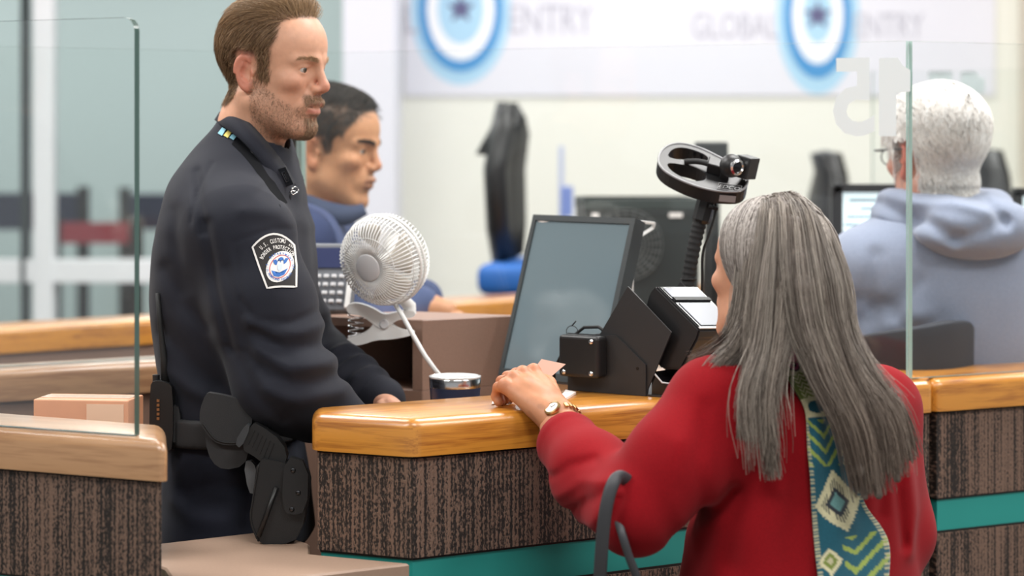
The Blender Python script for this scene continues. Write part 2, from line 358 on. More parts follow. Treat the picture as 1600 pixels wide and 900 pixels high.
# partition with glass (divides the officers' booth from the neighbours)
G0 = C0+A2*1.035+NA*.03; G1 = np.array([-.422, 4.657]); G2 = G1-A2*1.35
def wallpoly(a, b, w): d = unit(b-a); n = np.array([-d[1], d[0]])*w/2; return [a-n, b-n, b+n, a+n]
def partition(name, label, a, b, m_cap, w=.13, zt=ZT, mb_=None):
    r = thing(name, label, 'partition', (*((a+b)/2), 0), 'booth partitions')
    MB().prism(wallpoly(a, b, w), zt-.058, zt, .014, 3).build('wood_cap', m_cap, r, True, 40)
    MB().prism(wallpoly(a, b, w-.02), 0.05, zt-.058).build('laminate_panel', mb_ or M['lam'], r)
    MB().prism(wallpoly(a, b, w-.04), 0, .05).build('kick_plate', M['black'], r); return r
gB = unit(G1-G0)
partition('booth_partition', 'oak capped partition under the long glass screen behind the monitor', G0+gB*.30, G1+gB*.02, M['woodShadeB'])
partition('booth_partition', 'oak capped partition in painted shade behind the uniformed man at left', G1-A2*.14, G2, M['woodD'])
F0 = np.array([-2.2, 4.42]); F1 = np.array([.62, 6.82])
partition('booth_partition', 'bright oak capped partition of the booth row farther back', F0, F1, M['wood'], .16)
def glass_panel(name, label, a, b, z0, z1, th=.011, rad=0, group='booth glass screens', corner='b', edge='edge', skip=()):
    r = thing(name, label, 'glass screen', (*((a+b)/2), z0), group)
    d = V(*unit(b-a), 0); L = np.linalg.norm(b-a); n = V(-d[1], d[0], 0); o = V(*a, z0); H = z1-z0
    prof = [(0, 0), (L, 0)]
    if rad:
        for k in range(9):
            an = k/8*math.pi/2; prof.append((L-rad+rad*math.cos(an), H-rad+rad*math.sin(an)))
    else: prof.append((L, H))
    prof.append((0, H))
    v = [o+d*x+UP*y-n*th/2 for x, y in prof]+[o+d*x+UP*y+n*th/2 for x, y in prof]; k = len(prof)
    MB().add(v, [tuple(range(k)), tuple(range(k, 2*k))])
    mb = MB(); mb.add(v, [tuple(range(k)), tuple(range(k, 2*k))]); mb.build('pane', M['glass'], r)
    mb = MB(); mb.add(v, [(i, (i+1) % k, k+(i+1) % k, k+i) for i in range(k) if i not in skip]); mb.build('polished_edge', M[edge], r)
    return r
zg = 1.797
g15 = glass_panel('glass_screen', 'long clear glass screen behind the monitor bearing a frosted 15', G0, G1, ZT+.001, zg)
glass_panel('glass_screen', 'clear glass screen behind the bearded man at left', G2, G1-A2*.012, ZT+.001, zg)
glass_panel('glass_screen', 'clear glass screen at the right edge before the grey hooded man', G0+AR*.0075, G0+AR*1.5, ZT+.001, zg)
gl0 = D1+NB*.1+B2*0; gl1 = P(214, 700, 3.30)[:2]
glass_panel('glass_screen', 'round cornered clear glass screen on the lower left counter', gl1+B2*1.2, gl1, ZT+.001, 1.797, .012, .02, edge='edgeD')
MB().box(V(*(G1), (ZT+zg)/2), V(*gB, 0), V(-gB[1], gB[0], 0), UP, .003, .006, (zg-ZT)/2-.001).build('corner_joint', M['edge'], g15)
# frosted mirrored 15 on the long screen (it reads from the other side) and a second one farther back
def glass_number(par, a, d, pxs, pys, off, Yhint=None):
    """digits drawn on the vertical plane through a with direction d, spanning pixel box"""
    n = np.array([-d[1], d[0]])
    def hit(px):
        k = (px-800)/FPX; t = (k*a[1]-a[0])/(d[0]-k*d[1]); return a+d*t
    mb = MB()
    for ch, (x0, x1) in pxs:
        p0, p1 = hit(x0), hit(x1); v, f = text_mesh(ch, 1.0, 0, .02)
        if ch == '1': v = np.array([(1-a, b, 0) for a, b in ((0, 0), (.55, 0), (.55, .55), (1, .57), (1, .84), (.76, .9), (.6, 1), (0, 1))]); f = [tuple(range(8))]
        vx = (v[:, 0]-v[:, 0].min())/(v[:, 0].max()-v[:, 0].min()); vy = (v[:, 1]-v[:, 1].min())/(v[:, 1].max()-v[:, 1].min())
        vx = 1-vx; q = p0[None]+(p1-p0)[None]*vx[:, None]; z1 = ZC-(pys[0]-HZ)/FPX*p0[1]; z0 = ZC-(pys[1]-HZ)/FPX*p0[1]
        mb.add(np.column_stack([q[:, 0]+n[0]*off, q[:, 1]+n[1]*off, z0+(z1-z0)*vy]), f)
    return mb.build('number_decal', M['frost'], par)
glass_number(g15, G0, gB, (('5', (1303, 1368)), ('1', (1375, 1424))), (91, 213), .0058)
H0 = np.array([.95, 5.95]); H1 = H0+B2*-.75
g2 = glass_panel('glass_screen', 'farther glass screen with a small frosted 15 beyond the grey hooded man', H0-B2*-.02, H1, ZT+.001, 1.80)
glass_number(g2, H0, -B2, (('5', (1446, 1492)), ('1', (1500, 1538))), (112, 190), .0058)
partition('booth_partition', 'oak capped partition in front of the far desks at right', H0, H1, M['woodB'])
# ---------------------------------------------------------------- furniture and equipment
X3, Y3 = V(1, 0, 0), V(0, 1, 0)
M['blk'] = mat('black_plastic', '#1b1b1c', .42, bump=.05, bscale=900)
M['blkmetal'] = mat('black_powder_coat', '#2c2c2d', .45, bump=.12, bscale=1400)
M['blkgloss'] = mat('black_gloss', '#111113', .18)
M['rubber'] = mat('black_rubber', '#19191a', .7)
M['chrome'] = mat('polished_steel', '#d8d8d8', .18, metal=1)
M['plastic'] = mat('white_plastic', '#e9e9e7', .35)
M['plasticg'] = mat('grey_plastic', '#cfcfd1', .4)
M['paper'] = mat('white_paper', '#ece6e2', .8)
M['slip'] = mat('pink_paper_slip', '#d2a996', .8)
M['screen'] = mat('dim_screen_glass', '#6d7d84', .14, spec=.6, coat=.5)
M['scr2'] = mat('reader_screen', '#83868f', .3, spec=.5)
# inner desks
dk = thing('inner_desk', 'taupe laminate work surface behind the service counter', 'desk', (.1, 4.0, 0))
dpoly = [C0+NA*(DEP+.012)+A2*.03, CJ+NA*(DEP+.012)-A2*.18, G0+gB*.42+np.array([-.04, -.075]), np.array([-.30, 4.49]), np.array([-.40, 4.25]), np.array([-.285, 4.02])]
MB().prism(dpoly, 1.09, 1.12, .004, 1).build('desk_top', M['lamT'], dk)
MB().prism(inset(dpoly, .09), 0, 1.09).build('desk_pedestal', M['lamD'], dk)
dl = thing('inner_desk', 'brown work surface behind the lower left counter', 'desk', (-.9, 3.75, 0))
MB().prism([(-1.6, 3.98), (-.70, 3.545), (-.572, 3.56), (-.585, 3.71), (-.75, 3.80), (-1.5, 4.1)], 1.085, 1.115, .003, 1).build('desk_top', M['lam'], dl)
MB().prism([(-1.5, 3.98), (-.75, 3.62), (-.75, 3.72), (-1.5, 4.05)], 0, 1.085).build('desk_pedestal', M['lamD'], dl)
# parcel
pc = thing('parcel_box', 'peach coloured parcel with clear tape behind the lower left counter', 'parcel', (-.69, 3.63, 1.115))
def quadbox(a, b, c, d, up): return None
pa, pb_ = P(52, 670, 3.62), P(200, 672, 3.60); pa[2] = pb_[2] = 1.116; du = unit(pb_-pa); dn = V(-du[1], du[0], 0)
h_ = .098; tl = P(62, 615, 3.64); tr = P(229, 628, 3.6)
MB().box((pa+pb_)/2+UP*h_/2+dn*.042, du, dn, UP, np.linalg.norm(pb_-pa)/2, .042, h_/2, .002).build('carton', mat('peach_card', '#e2a27c', .55, noise=.03), pc)
MB().box((pa+pb_)/2+UP*(h_+.0006)+dn*.042, du, dn, UP, np.linalg.norm(pb_-pa)/2-.004, .02, .0005).build('tape', mat('clear_tape', '#f0c9ac', .08), pc)
MB().box((pa+pb_)/2+UP*(h_*.5)-dn*.0006+du*.04, du, UP, dn, .03, h_/2-.006, .0005).build('tape', bpy.data.materials['clear_tape'], pc)
# pigeon-hole cabinet
K0 = P(660, 500, 4.1)[:2]; kA, kB = A2*.205, B2*.235; kz0, kz1 = 1.122, 1.301
cb = thing('open_cabinet', 'brown laminate open fronted cabinet that holds fan and telephone', 'cabinet', (*(K0+kA/2+kB/2), kz0))
def para(o, a, b): return [o, o+a, o+a+b, o+b]
t = .016; uA, uB = A2, B2
MB().prism(para(K0, kA, kB), kz1-t, kz1, .0015, 1).build('top_board', M['lam'], cb)
MB().prism(para(K0, kA, kB), kz0, kz0+.054, .0015, 1).build('bottom_board', M['lam'], cb)
MB().prism(para(K0, kA, uB*.02), kz0+.054, kz1-t).build('side_board', M['lam'], cb)
MB().prism(para(K0+kB-uB*.02, kA, uB*.02), kz0+.054, kz1-t).build('side_board', M['lam'], cb)
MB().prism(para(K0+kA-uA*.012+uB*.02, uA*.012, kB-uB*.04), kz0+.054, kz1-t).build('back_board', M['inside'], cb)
# clip-on fan
fn = thing('clip_fan', 'small white clip fan clamped on the brown cabinet', 'fan', P(600, 500, 4.1))
FC = P(598, 407, 4.05); fa = unit(V(-.5, -.83, -.23)); fu = unit(np.cross(UP, fa)); fw = np.cross(fa, fu); FR = .0795
def fpt(r, h, an): return FC+fa*h+r*(fu*math.cos(an)+fw*math.sin(an))
def ring(mb, r, h, rad, n=48, m=6): mb.tube([fpt(r, h, 2*math.pi*k/n) for k in range(n+1)], rad, m, False)
mb = MB(); ring(mb, FR, 0, .0032, m=8); ring(mb, FR+.0005, -.012, .0022); mb.build('rim_ring', M['plastic'], fn, True)
mb = MB(); NW = 66
for k in range(NW):
    an = 2*math.pi*k/NW; mb.tube([fpt(r, h, an+sw) for r, h, sw in ((.020, .046, .0), (.040, .0455, .03), (.060, .039, .06), (.073, .026, .08), (.0785, .010, .09), (.079, 0, .09))], .00125, 5)
ring(mb, .052, .0425, .0009, 40, 5); ring(mb, .0765, .018, .0009, 40, 5); mb.build('front_guard', M['plastic'], fn, True)
mb = MB()
for k in range(NW):
    an = 2*math.pi*k/NW; mb.tube([fpt(r, h, an+sw) for r, h, sw in ((.079, -.012, 0), (.077, -.030, .05), (.066, -.046, .10), (.045, -.054, .14), (.03, -.056, .16))], .0012, 5)
mb.build('rear_guard', M['plastic'], fn, True)
mb = MB(); mb.lathe(FC, fa, [(0, .0505), (.014, .0505), (.0235, .0485), (.0248, .0455), (.0235, .043), (0, .043)], 32); mb.build('hub_badge', mat('hub_plastic', '#e0e0e2', .4), fn, True, 40)
mb = MB(); mb.lathe(FC, fa, [(0, -.092), (.018, -.09), (.029, -.08), (.033, -.062), (.033, -.052), (.012, -.03), (.010, .0), (.014, .012), (.012, .02), (0, .022)], 28); mb.build('motor_housing', M['plastic'], fn, True, 40)
for b in range(4):
    mb = MB(); v = []; a0 = b*math.pi/2+.3
    for i in range(6):
        r = .012+i*.0115; wd = .35+.42*math.sin(min(1, i/4)*1.4)
        for j in range(5): q = (j/4-.5)*2; v.append(fpt(r, .004-q*.014*(r/.07)**.4, a0+q*wd*.75))
    mb.add(v, [(i*5+j, i*5+j+1, (i+1)*5+j+1, (i+1)*5+j) for i in range(5) for j in range(4)]); o = mb.build('blade', mat('tan_blade', '#cbc3b8', .4) if b == 0 else bpy.data.materials['tan_blade'], fn, True)
    md = o.modifiers.new('s', 'SOLIDIFY'); md.thickness = .0012
def pxplate(mb, pts, Y, th): mb.plate([P(x, y, Y) for x, y in pts], Y3, th)
def smoothpoly(pts, it=2):
    p = [np.array(q, float) for q in pts]
    for _ in range(it):
        q = []
        for i in range(len(p)): a, b = p[i], p[(i+1) % len(p)]; q += [a*.75+b*.25, a*.25+b*.75]
        p = q
    return p
YC = 4.075
mb = MB(); pxplate(mb, smoothpoly([(541, 476), (558, 473), (582, 481), (600, 493), (622, 487), (648, 484), (649, 496), (626, 498), (612, 506), (598, 516), (582, 506), (566, 493), (542, 491)]), YC, .03); mb.build('clamp_jaw', M['plastic'], fn)
mb = MB(); pxplate(mb, smoothpoly([(541, 527), (562, 524), (576, 516), (586, 502), (600, 494), (612, 508), (630, 517), (648, 517), (646, 524), (610, 531), (588, 531), (566, 539), (543, 541)]), YC+.002, .026); mb.build('clamp_jaw', M['plastic'], fn)
mb = MB(); mb.lathe(P(600, 507, YC-.003), Y3, [(0, 0), (.007, 0), (.0085, .002), (.0085, .036), (0, .036)], 20); mb.build('pivot_pin', M['plasticg'], fn, True, 40)
mb = MB(); c0 = P(556, 488, YC+.015); c1 = P(556, 530, YC+.015); ns = 5
mb.tube([c0+(c1-c0)*(k/80)+.0135*(X3*math.cos(2*math.pi*ns*k/80)+Y3*.8*math.sin(2*math.pi*ns*k/80)) for k in range(81)], .0011, 6); mb.build('spring', M['chrome'], fn, True)
mb = MB(); mb.tube([P(640, 490, YC+.015), P(640, 478, YC+.015), P(632, 470, YC+.012), P(622, 462, 4.085), P(615, 440, 4.09)], [.012, .012, .0105, .011, .012], 14); mb.build('neck', M['plastic'], fn, True, 40)
mb = MB(); mb.tube([P(618, 476, 4.055), P(628, 492, 4.03), P(645, 523, 4.01), P(664, 556, 4.0), P(680, 578, 4.0), P(690, 590, 4.003), P(694, 610, 4.012), P(690, 640, 4.03), P(672, 658, 4.10)], .0042, 8); mb.build('power_cord', M['plastic'], fn, True)
# tumbler
cp = thing('steel_tumbler', 'navy blue tumbler with bare steel rim behind the counter', 'cup', P(711, 640, 3.93))
cc = P(711, 590, 3.93); cz = 1.1205; ch = cc[2]-cz; cc[2] = cz
mb = MB(); mb.lathe(cc, UP, [(0, 0), (.036, 0), (.038, .002), (.0435, ch-.0175), (.0437, ch-.016)], 40); mb.build('painted_body', mat('navy_enamel', '#27324c', .4), cp, True, 40)
mb = MB(); mb.lathe(cc, UP, [(.0437, ch-.016), (.0442, ch-.002), (.043, ch), (.0415, ch-.001), (.040, ch-.02), (0, ch-.02)], 40); mb.build('steel_rim', M['chrome'], cp, True, 40)
mb = MB(); mb.lathe(cc, UP, [(.0425, ch-.001), (.0445, ch+.001), (.0445, ch+.003), (.041, ch+.004), (.037, ch+.001), (0, ch+.001)], 40); mb.build('clear_lid', mat('clear_lid', '#dfe3e5', .1, spec=.8), cp, True, 40)
mb = MB()
def cuppt(an, z): r = .0436*(.86+.14*(z/ch))+.0004; return cc+V(r*math.sin(an), -r*math.cos(an), z)
for rr in (.016, .0215):
    mb.tube([cuppt(rr*math.cos(a)/.042-.1, ch-.052+rr*math.sin(a)) for a in np.linspace(0, 2*math.pi, 40)], .0004, 4, False)
for k, chh in enumerate('DEPARTMENT'):
    th = math.radians(165-k*150/9); v, f = text_mesh(chh, .0048)
    x = .0187*math.cos(th)+v[:, 0]*math.sin(th)+v[:, 1]*math.cos(th); z = .0187*math.sin(th)-v[:, 0]*math.cos(th)+v[:, 1]*math.sin(th)
    mb.add([cuppt(xx/.042-.1, ch-.052+zz)-Y3*.0003 for xx, zz in zip(x, z)], f)
mb.build('emblem', mat('etched_steel', '#8d95a5', .35, metal=.6), cp)
# telephone on the cabinet
ph = thing('desk_telephone', 'grey desk telephone with keypad standing on the brown cabinet', 'telephone', P(500, 487, 4.27))
pu = unit(V(.97, -.1, 0)); pt = unit(V(0.08, .42, .9)); pn = np.cross(pu, pt)
po = P(548, 478, 4.235); po[2] = kz1+.006
def ppt(u, v, w=0): return po-pu*u+pt*v+pn*w
M['ph1'] = mat('telephone_shell', '#6d7076', .4); M['ph2'] = mat('telephone_dark', '#45484e', .4)
MB().box(ppt(.07, .068, -.012), pu, pt, pn, .07, .068, .012, .005, 3).build('base_shell', M['ph1'], ph)
MB().box(ppt(.07, .03, -.035), pu, unit(V(0, 1, 0)), UP, .06, .035, .012, .004).build('desk_stand', M['blk'], ph)
MB().box(ppt(.055, .105, .001), pu, pt, pn, .036, .020, .0015).build('display', mat('telephone_display', '#3b4263', .15), ph)
MB().box(ppt(.008, .035, .002), pu, pt, pn, .0045, .03, .003, .001).build('white_index_strip', M['plastic'], ph)
for r in range(4):
    for c in range(4):
        MB().box(ppt(.024+c*.0145, .068-r*.0165, .002), pu, pt, pn, .0048, .0036, .003, .0015, 2).build('key', M['plasticg'], ph)
MB().box(ppt(.118, .07, .012), pu, pt, pn, .018, .07, .013, .008, 3).build('handset', M['ph2'], ph)
# tilted monitor on the service counter
mo = thing('monitor', 'black framed monitor tilted back behind the counter hand', 'monitor', P(880, 640, 4.05))
TL, TR = P(833, 335, 4.20), P(993, 341, 4.03); mu = unit(TR-TL); TRw = np.linalg.norm(TR-TL)
best = min(((abs(np.dot(P(778, 586, y)-TL, mu)), y) for y in np.linspace(3.7, 4.6, 181)))
BL = P(778, 586, best[1]); mv = unit(BL-TL); mh = np.linalg.norm(BL-TL); mn = unit(np.cross(mu, mv)); mn = mn if mn[1] < 0 else -mn
def mpt(a, b, w=0): return TL+mu*a*TRw+mv*b*mh+mn*w
bz = .010
mb = MB()
for (a0, a1, b0, b1) in ((0, 1, 0, .035), (0, 1, .955, 1), (0, .035, .035, .955), (.955, 1, .035, .955)):
    mb.plate([mpt(a0, b0), mpt(a1, b0), mpt(a1, b1), mpt(a0, b1)], -mn, .028)
mb.build('bezel', mat('monitor_bezel', '#3c4143', .4), mo)
mb = MB(); mb.plate([mpt(.035, .035, -.003), mpt(.955, .035, -.003), mpt(.955, .955, -.003), mpt(.035, .955, -.003)], -mn, .02); mb.build('screen', M['screen'], mo)
mb = MB(); mb.plate([mpt(.12, .12, -.028), mpt(.9, .12, -.028), mpt(.9, .85, -.028), mpt(.12, .85, -.028)], -mn, .018); mb.build('back_cover', M['blk'], mo)
q = mpt(.5, .75, -.045); qb = V(q[0]+.03, q[1]+.02, 1.14)
mb = MB(); mb.tube([q, (q+qb)/2+UP*.02, qb], .016, 10); mb.box(V(qb[0], qb[1], 1.128), X3, Y3, UP, .09, .07, .008, .004); mb.build('stand', M['blk'], mo, True, 40)
mb = MB(); mb.add([mpt(.05, .037, -.002), mpt(.11, .036, -.002), mpt(.17, .040, -.002), mpt(.10, .046, -.002), mpt(.07, .043, -.002)], [(0, 1, 2, 3, 4)]); mb.build('peeling_film', M['paper'], mo)
# white plastic loop beside the monitor
mb = MB(); pth = [P(986, 460, 4.13), P(988, 380, 4.13), P(990, 352, 4.13), P(1003, 347, 4.14), P(1022, 349, 4.16), P(1020, 356, 4.16), P(1004, 366, 4.14), P(990, 377, 4.13)]
lp = thing('plastic_hook', 'white plastic loop hook standing beside the monitor edge', 'hook', (pth[0][0], 4.13, 1.12))
mb.tube([V(pth[0][0]-.002, 4.13, 1.122), pth[0], pth[1]], .0042, 8); mb.build('stem', M['plastic'], lp, True)
mb = MB()
for a, b in zip(pth[1:-1], pth[2:]):
    dd = unit(b-a); mb.box((a+b)/2, dd, unit(np.cross(dd, Y3)), Y3, np.linalg.norm(b-a)/2+.001, .0022, .012)
mb.build('loop_band', M['plastic'], lp)
# passport reader in its sheet steel housing
RO = P(887, 610, 3.905); RO[2] = ZT+.0005; e1 = unit(V(.8, -.6, 0)); e2 = V(.6, .8, 0)
rd = thing('passport_reader', 'black passport reader with tilted screen in a steel housing on the counter', 'passport reader', RO+e1*.1+e2*.07)
def rp(s, z, w=0): return RO+e1*s+UP*z+e2*w
mb = MB(); mb.plate([rp(*q) for q in ((0, 0), (.158, 0), (.158, .052), (.100, .097), (0, .097))], e2, .003); mb.build('side_plate', M['blkmetal'], rd)
mb = MB(); mb.plate([rp(s, z, .004) for s, z in ((.063, .097), (.120, .180), (.206, .108), (.160, .012), (.158, .0), (.10, .0))], e2, .003); mb.build('side_plate', M['blkmetal'], rd)
mb = MB(); mb.plate([rp(s, z, .165) for s, z in ((.063, .09), (.120, .180), (.206, .108), (.160, .012), (.10, .0))], e2, .003); mb.build('side_plate', M['blkmetal'], rd)
mb = MB(); mb.plate([rp(0, 0, .003), rp(.2, 0, .003), rp(.2, 0, .165), rp(0, 0, .165)], UP, .003); mb.plate([rp(.002, .0, .003), rp(.002, .09, .003), rp(.002, .09, .165), rp(.002, 0, .165)], e1, .003); mb.build('base_tray', M['blkmetal'], rd)
MB().box(rp(.041, .061, -.014), e1, e2, UP, .041, .014, .035, .006, 3).build('junction_box', M['blk'], rd)
for s, z in ((.068, .087), (.068, .034), (.012, .034)):
    mb = MB(); mb.lathe(rp(s, z, -.028), -e2, [(.0045, 0), (.0045, .001), (.0032, .0026), (0, .003)], 12); mb.build('screw', M['chrome'], rd, True)
mb = MB(); mb.lathe(rp(.142, .045, 0), -e2, [(.0028, 0), (.0028, .0006), (0, .0006)], 12); mb.build('screw_hole', M['blkgloss'], rd)
# reader body: wedge between the plates
prof = ((.150, .168), (.163, .182), (.250, .113), (.245, .098), (.213, .045), (.175, .045), (.125, .09))
sl = -.16
def rb(s, z, w): return rp(s, z+sl*(w-.02)*.35, w)
v = [rb(s, z, .022) for s, z in prof]+[rb(s, z, .15) for s, z in prof]; k = len(prof)
mb = MB(); mb.add(v, [tuple(range(k)), tuple(range(k, 2*k))]+[(i, (i+1) % k, k+(i+1) % k, k+i) for i in range(k)])
bmesh.ops.bevel(mb.bm, geom=mb.bm.edges[:], offset=.003, segments=2, affect='EDGES'); mb.build('reader_body', M['blk'], rd)
def face(u, w, h=.001):   # u 0..1 down the slope, w 0..1 across
    a = rb(.163, .182, .022); b = rb(.250, .113, .022); c = rb(.163, .182, .15); nn = unit(np.cross(b-a, c-a)); nn = nn if nn[2] > 0 else -nn
    return a+(b-a)*u+(c-a)*w+nn*h
def facequad(nm, u0, u1, w0, w1, h, m, th=.001):
    mb = MB(); nn = face(.5, .5, 1)-face(.5, .5, 0); mb.plate([face(u0, w0, h), face(u1, w0, h), face(u1, w1, h), face(u0, w1, h)], nn, th); return mb.build(nm, m, rd)
facequad('screen_bezel', .04, .985, .05, .96, .0004, M['blkgloss'], .0012)
facequad('scan_window', .08, .28, .09, .92, .0018, M['scr2'])
facequad('divider_bar', .30, .37, .07, .94, .0018, M['blk'], .003)
facequad('screen', .42, .92, .10, .90, .0018, M['scr2'])
facequad('bright_lip', .955, .99, .0, 1.0, .0012, M['plasticg'], .0015)
mb = MB(); text_on(mb, 'EXIT'[:2]+'', .012, rb(.2255, .066, .055)+e1*.0004, e2, unit(V(.5*e1[0], .5*e1[1], .85))); 
mb.bm.clear(); n_ = unit(np.cross(e2, rb(.245, .098, .05)-rb(.213, .045, .05))); n_ = n_ if np.dot(n_, e1) > 0 else -n_
for i in range(5):
    mb.box((rb(.2265, .0675, .06+i*.0075))+n_*.0006, e2, unit(rb(.245, .098, .05)-rb(.213, .045, .05)), n_, .0022, .0028, .0003)
mb.build('maker_mark', mat('red_grey_mark', '#8d5a5c', .5), rd)
mb = MB(); v = [rb(s, z, .006) for s, z in ((.172, .040), (.205, .018), (.27, .008), (.27, .002), (.17, .002))]
mb.plate([rp(s, z, .008) for s, z in ((.165, .04), (.185, .022), (.215, .018), (.215, .001), (.165, .001))], e2, .15); mb.build('document_slot', M['blkgloss'], rd)
mb = MB(); mb.tube([rp(.166, .0415, .008), rp(.186, .0235, .008), rp(.216, .0195, .03), rp(.216, .0195, .15)], .0016, 6); mb.build('slot_trim', M['plasticg'], rd)
mb = MB(); mb.tube([rp(.075, .099, .01), rp(.05, .108, .02), rp(.02, .106, .02), rp(-.01, .085, .02), rp(-.05, .03, .03), rp(-.065, -.02, .05), rp(-.07, -.06, .06)], .0028, 8); mb.build('cable', M['rubber'], rd, True)
mb = MB(); mb.tube([rp(.012+.012*math.cos(a), .10+.010*math.sin(a), -.004) for a in np.linspace(0, 2*math.pi, 14)], .0007, 5, False); mb.tube([rp(.012, .11, -.004), rp(.02, .118, -.004)], .0012, 5); mb.build('wire_tie', M['rubber'], rd)
# gooseneck with handled camera head
gk = thing('camera_gooseneck', 'black corrugated gooseneck carrying a handled camera mount above the reader', 'camera stand', V(*P(1072, 600, 4.02)[:2], ZT))
gp = [V(P(1070, 600, 4.02)[0], 3.985, ZT+.0), P(1071, 520, 4.0), P(1073, 460, 4.0), P(1080, 410, 4.0), P(1090, 360, 4.0), P(1099, 325, 4.0)]
def spline(pts, n):
    pts = [np.asarray(p, float) for p in pts]; out = []
    for i in range(len(pts)-1):
        p0, p1, p2, p3 = pts[max(i-1, 0)], pts[i], pts[i+1], pts[min(i+2, len(pts)-1)]
        for k in range(n):
            t = k/n; out.append(.5*((2*p1)+(-p0+p2)*t+(2*p0-5*p1+4*p2-p3)*t*t+(-p0+3*p1-3*p2+p3)*t**3))
    return out+[pts[-1]]
gs = spline(gp, 16); mb = MB(); mb.tube(gs, [.0118+.0011*math.sin(k*2.1) for k in range(len(gs))], 14); mb.build('gooseneck', M['rubber'], gk, True)
MB().box(V(*gp[0][:2], ZT+.006), e1, e2, UP, .03, .03, .006, .003).build('foot_plate', M['blkmetal'], gk)
mb = MB(); ax = unit(P(1106, 304, 4.0)-P(1096, 345, 4.0)); mb.tube([P(1095, 349, 4.0), P(1096, 344, 4.0), P(1108, 300, 4.0)], [.0125, .0165, .0175], 8); mb.build('socket', M['blk'], gk, False)
mb = MB(); mb.tube(spline([P(1116, 306, 3.985), P(1118, 330, 3.985), P(1108, 365, 3.99), P(1098, 395, 4.0), P(1097, 440, 4.01), P(1096, 470, 4.02)], 6), .0022, 7); mb.tube([P(1108, 322, 3.98), P(1122, 327, 3.975)], .0035, 8); mb.build('cable', M['rubber'], gk, True)
mb = MB()
for cx, cy in ((1072, 470), (1076, 436)): MB().tube([P(cx, cy, 4.0)+.0135*(X3*math.cos(a)+Y3*math.sin(a)) for a in np.linspace(0, 2*math.pi, 16)], .0011, 5, False).build('cable_tie', M['rubber'], gk)
pass
# head: a padded open handle plate tilted towards the public
HO = P(1096, 283, 4.0); hu = unit(V(.93, -.25, -.27)); hv = unit(np.cross(UP, hu)); hv = unit(hv*.83+UP*.56); hw = unit(np.cross(hu, hv))
def hp(x, y, z=0): return HO+hu*x+hv*y+hw*z
outer = smoothpoly([(-.084, -.012), (-.080, .030), (-.055, .058), (-.015, .060), (.03, .045), (.068, .034), (.082, .018), (.080, -.030), (.045, -.048), (.01, -.055), (-.03, -.052), (-.068, -.038)], 2)
holes = [[(-.068, .002), (-.064, .030), (-.048, .046), (-.02, .048), (.005, .040), (.002, .020), (-.03, .012)], [(-.066, -.010), (-.03, -.002), (.0, -.004), (.012, -.026), (-.008, -.042), (-.035, -.040), (-.058, -.028)]]
holes = [smoothpoly(h, 2) for h in holes]
def frame_plate(mb, outer, holes, th, pt):
    bm2 = bmesh.new()
    def loop(pts, z): return [bm2.verts.new(pt(p[0], p[1], z)) for p in pts]
    for z in (0, th):
        es = []
        for pts in [outer]+holes:
            vs = loop(pts, z); es += [bm2.edges.new((vs[i], vs[(i+1) % len(vs)])) for i in range(len(vs))]
        bmesh.ops.triangle_fill(bm2, use_beauty=True, edges=es)
    bm2.verts.ensure_lookup_table(); off = 0; tot = sum(len(p) for p in [outer]+holes)
    for pts in [outer]+holes:
        n = len(pts)
        for i in range(n):
            a, b = off+i, off+(i+1) % n
            bm2.faces.new([bm2.verts[a], bm2.verts[b], bm2.verts[b+tot], bm2.verts[a+tot]])
        off += n
    bmesh.ops.recalc_face_normals(bm2, faces=bm2.faces[:])
    mb.merge(bm2)
mb = MB(); frame_plate(mb, outer, holes, .026, hp); mb.build('handle_plate', M['blk'], gk)
mb = MB()
for i in range(len(outer)): pass
mb.tube([hp(x*.985, y*.985, .026) for x, y in outer]+[hp(outer[0][0]*.985, outer[0][1]*.985, .026)], .0022, 6, False); mb.build('worn_rim', mat('worn_rim', '#8b8b8d', .35), gk, True)
mb = MB()
for i in range(5): t_ = i/4; mb.lathe(hp(-.058+.05*t_, .050+.004*math.sin(t_*3), .004), hw, [(0, 0), (.007, 0), (.007, .018), (.005, .021), (0, .021)], 10)
mb.build('finger_grip', M['blkgloss'], gk, True, 40)
mb = MB(); mb.tube(spline([hp(-.035, .0, .03), hp(-.01, .004, .036), hp(.02, .0, .04), hp(.045, -.006, .045)], 5), .005, 8); mb.build('cable_guide', M['rubber'], gk, True)
wc = P(1143, 259, 3.94); wa = unit(V(.42, -.88, -.14))
mb = MB(); mb.box(hp(.026, .004, .036), hu, hv, hw, .02, .012, .010, .002); mb.box((wc+hp(.03, .0, .03))/2, hu, hv, hw, .008, .008, .02, .002); mb.build('camera_bracket', M['blk'], gk)
mb = MB(); mb.lathe(wc, wa, [(0, -.021)]+[(.0205*math.cos(a), .0205*math.sin(a)) for a in np.linspace(-1.4, 1.0, 12)]+[(.010, .0175), (0, .0175)], 24); mb.build('webcam_ball', M['blk'], gk, True, 50)
mb = MB(); mb.lathe(wc, wa, [(.0085, .0165), (.0135, .0165), (.0138, .0205), (.0105, .0225), (.0085, .0195)], 24); mb.build('lens_ring', M['chrome'], gk, True, 50)
mb = MB(); mb.lathe(wc, wa, [(.0088, .0195), (.006, .0205), (0, .021)], 20); mb.build('lens', M['blkgloss'], gk, True, 50)
MB().box(P(1166, 261, 3.95), unit(V(.8, -.55, -.25)), unit(V(.55, .8, 0)), unit(np.cross(unit(V(.8, -.55, -.25)), unit(V(.55, .8, 0)))), .014, .018, .019, .002).build('light_block', M['blk'], gk)
fx = unit(V(.93, -.30, -.0)); fx = unit(hu); fn2 = unit(-hv*.9+0*hw)
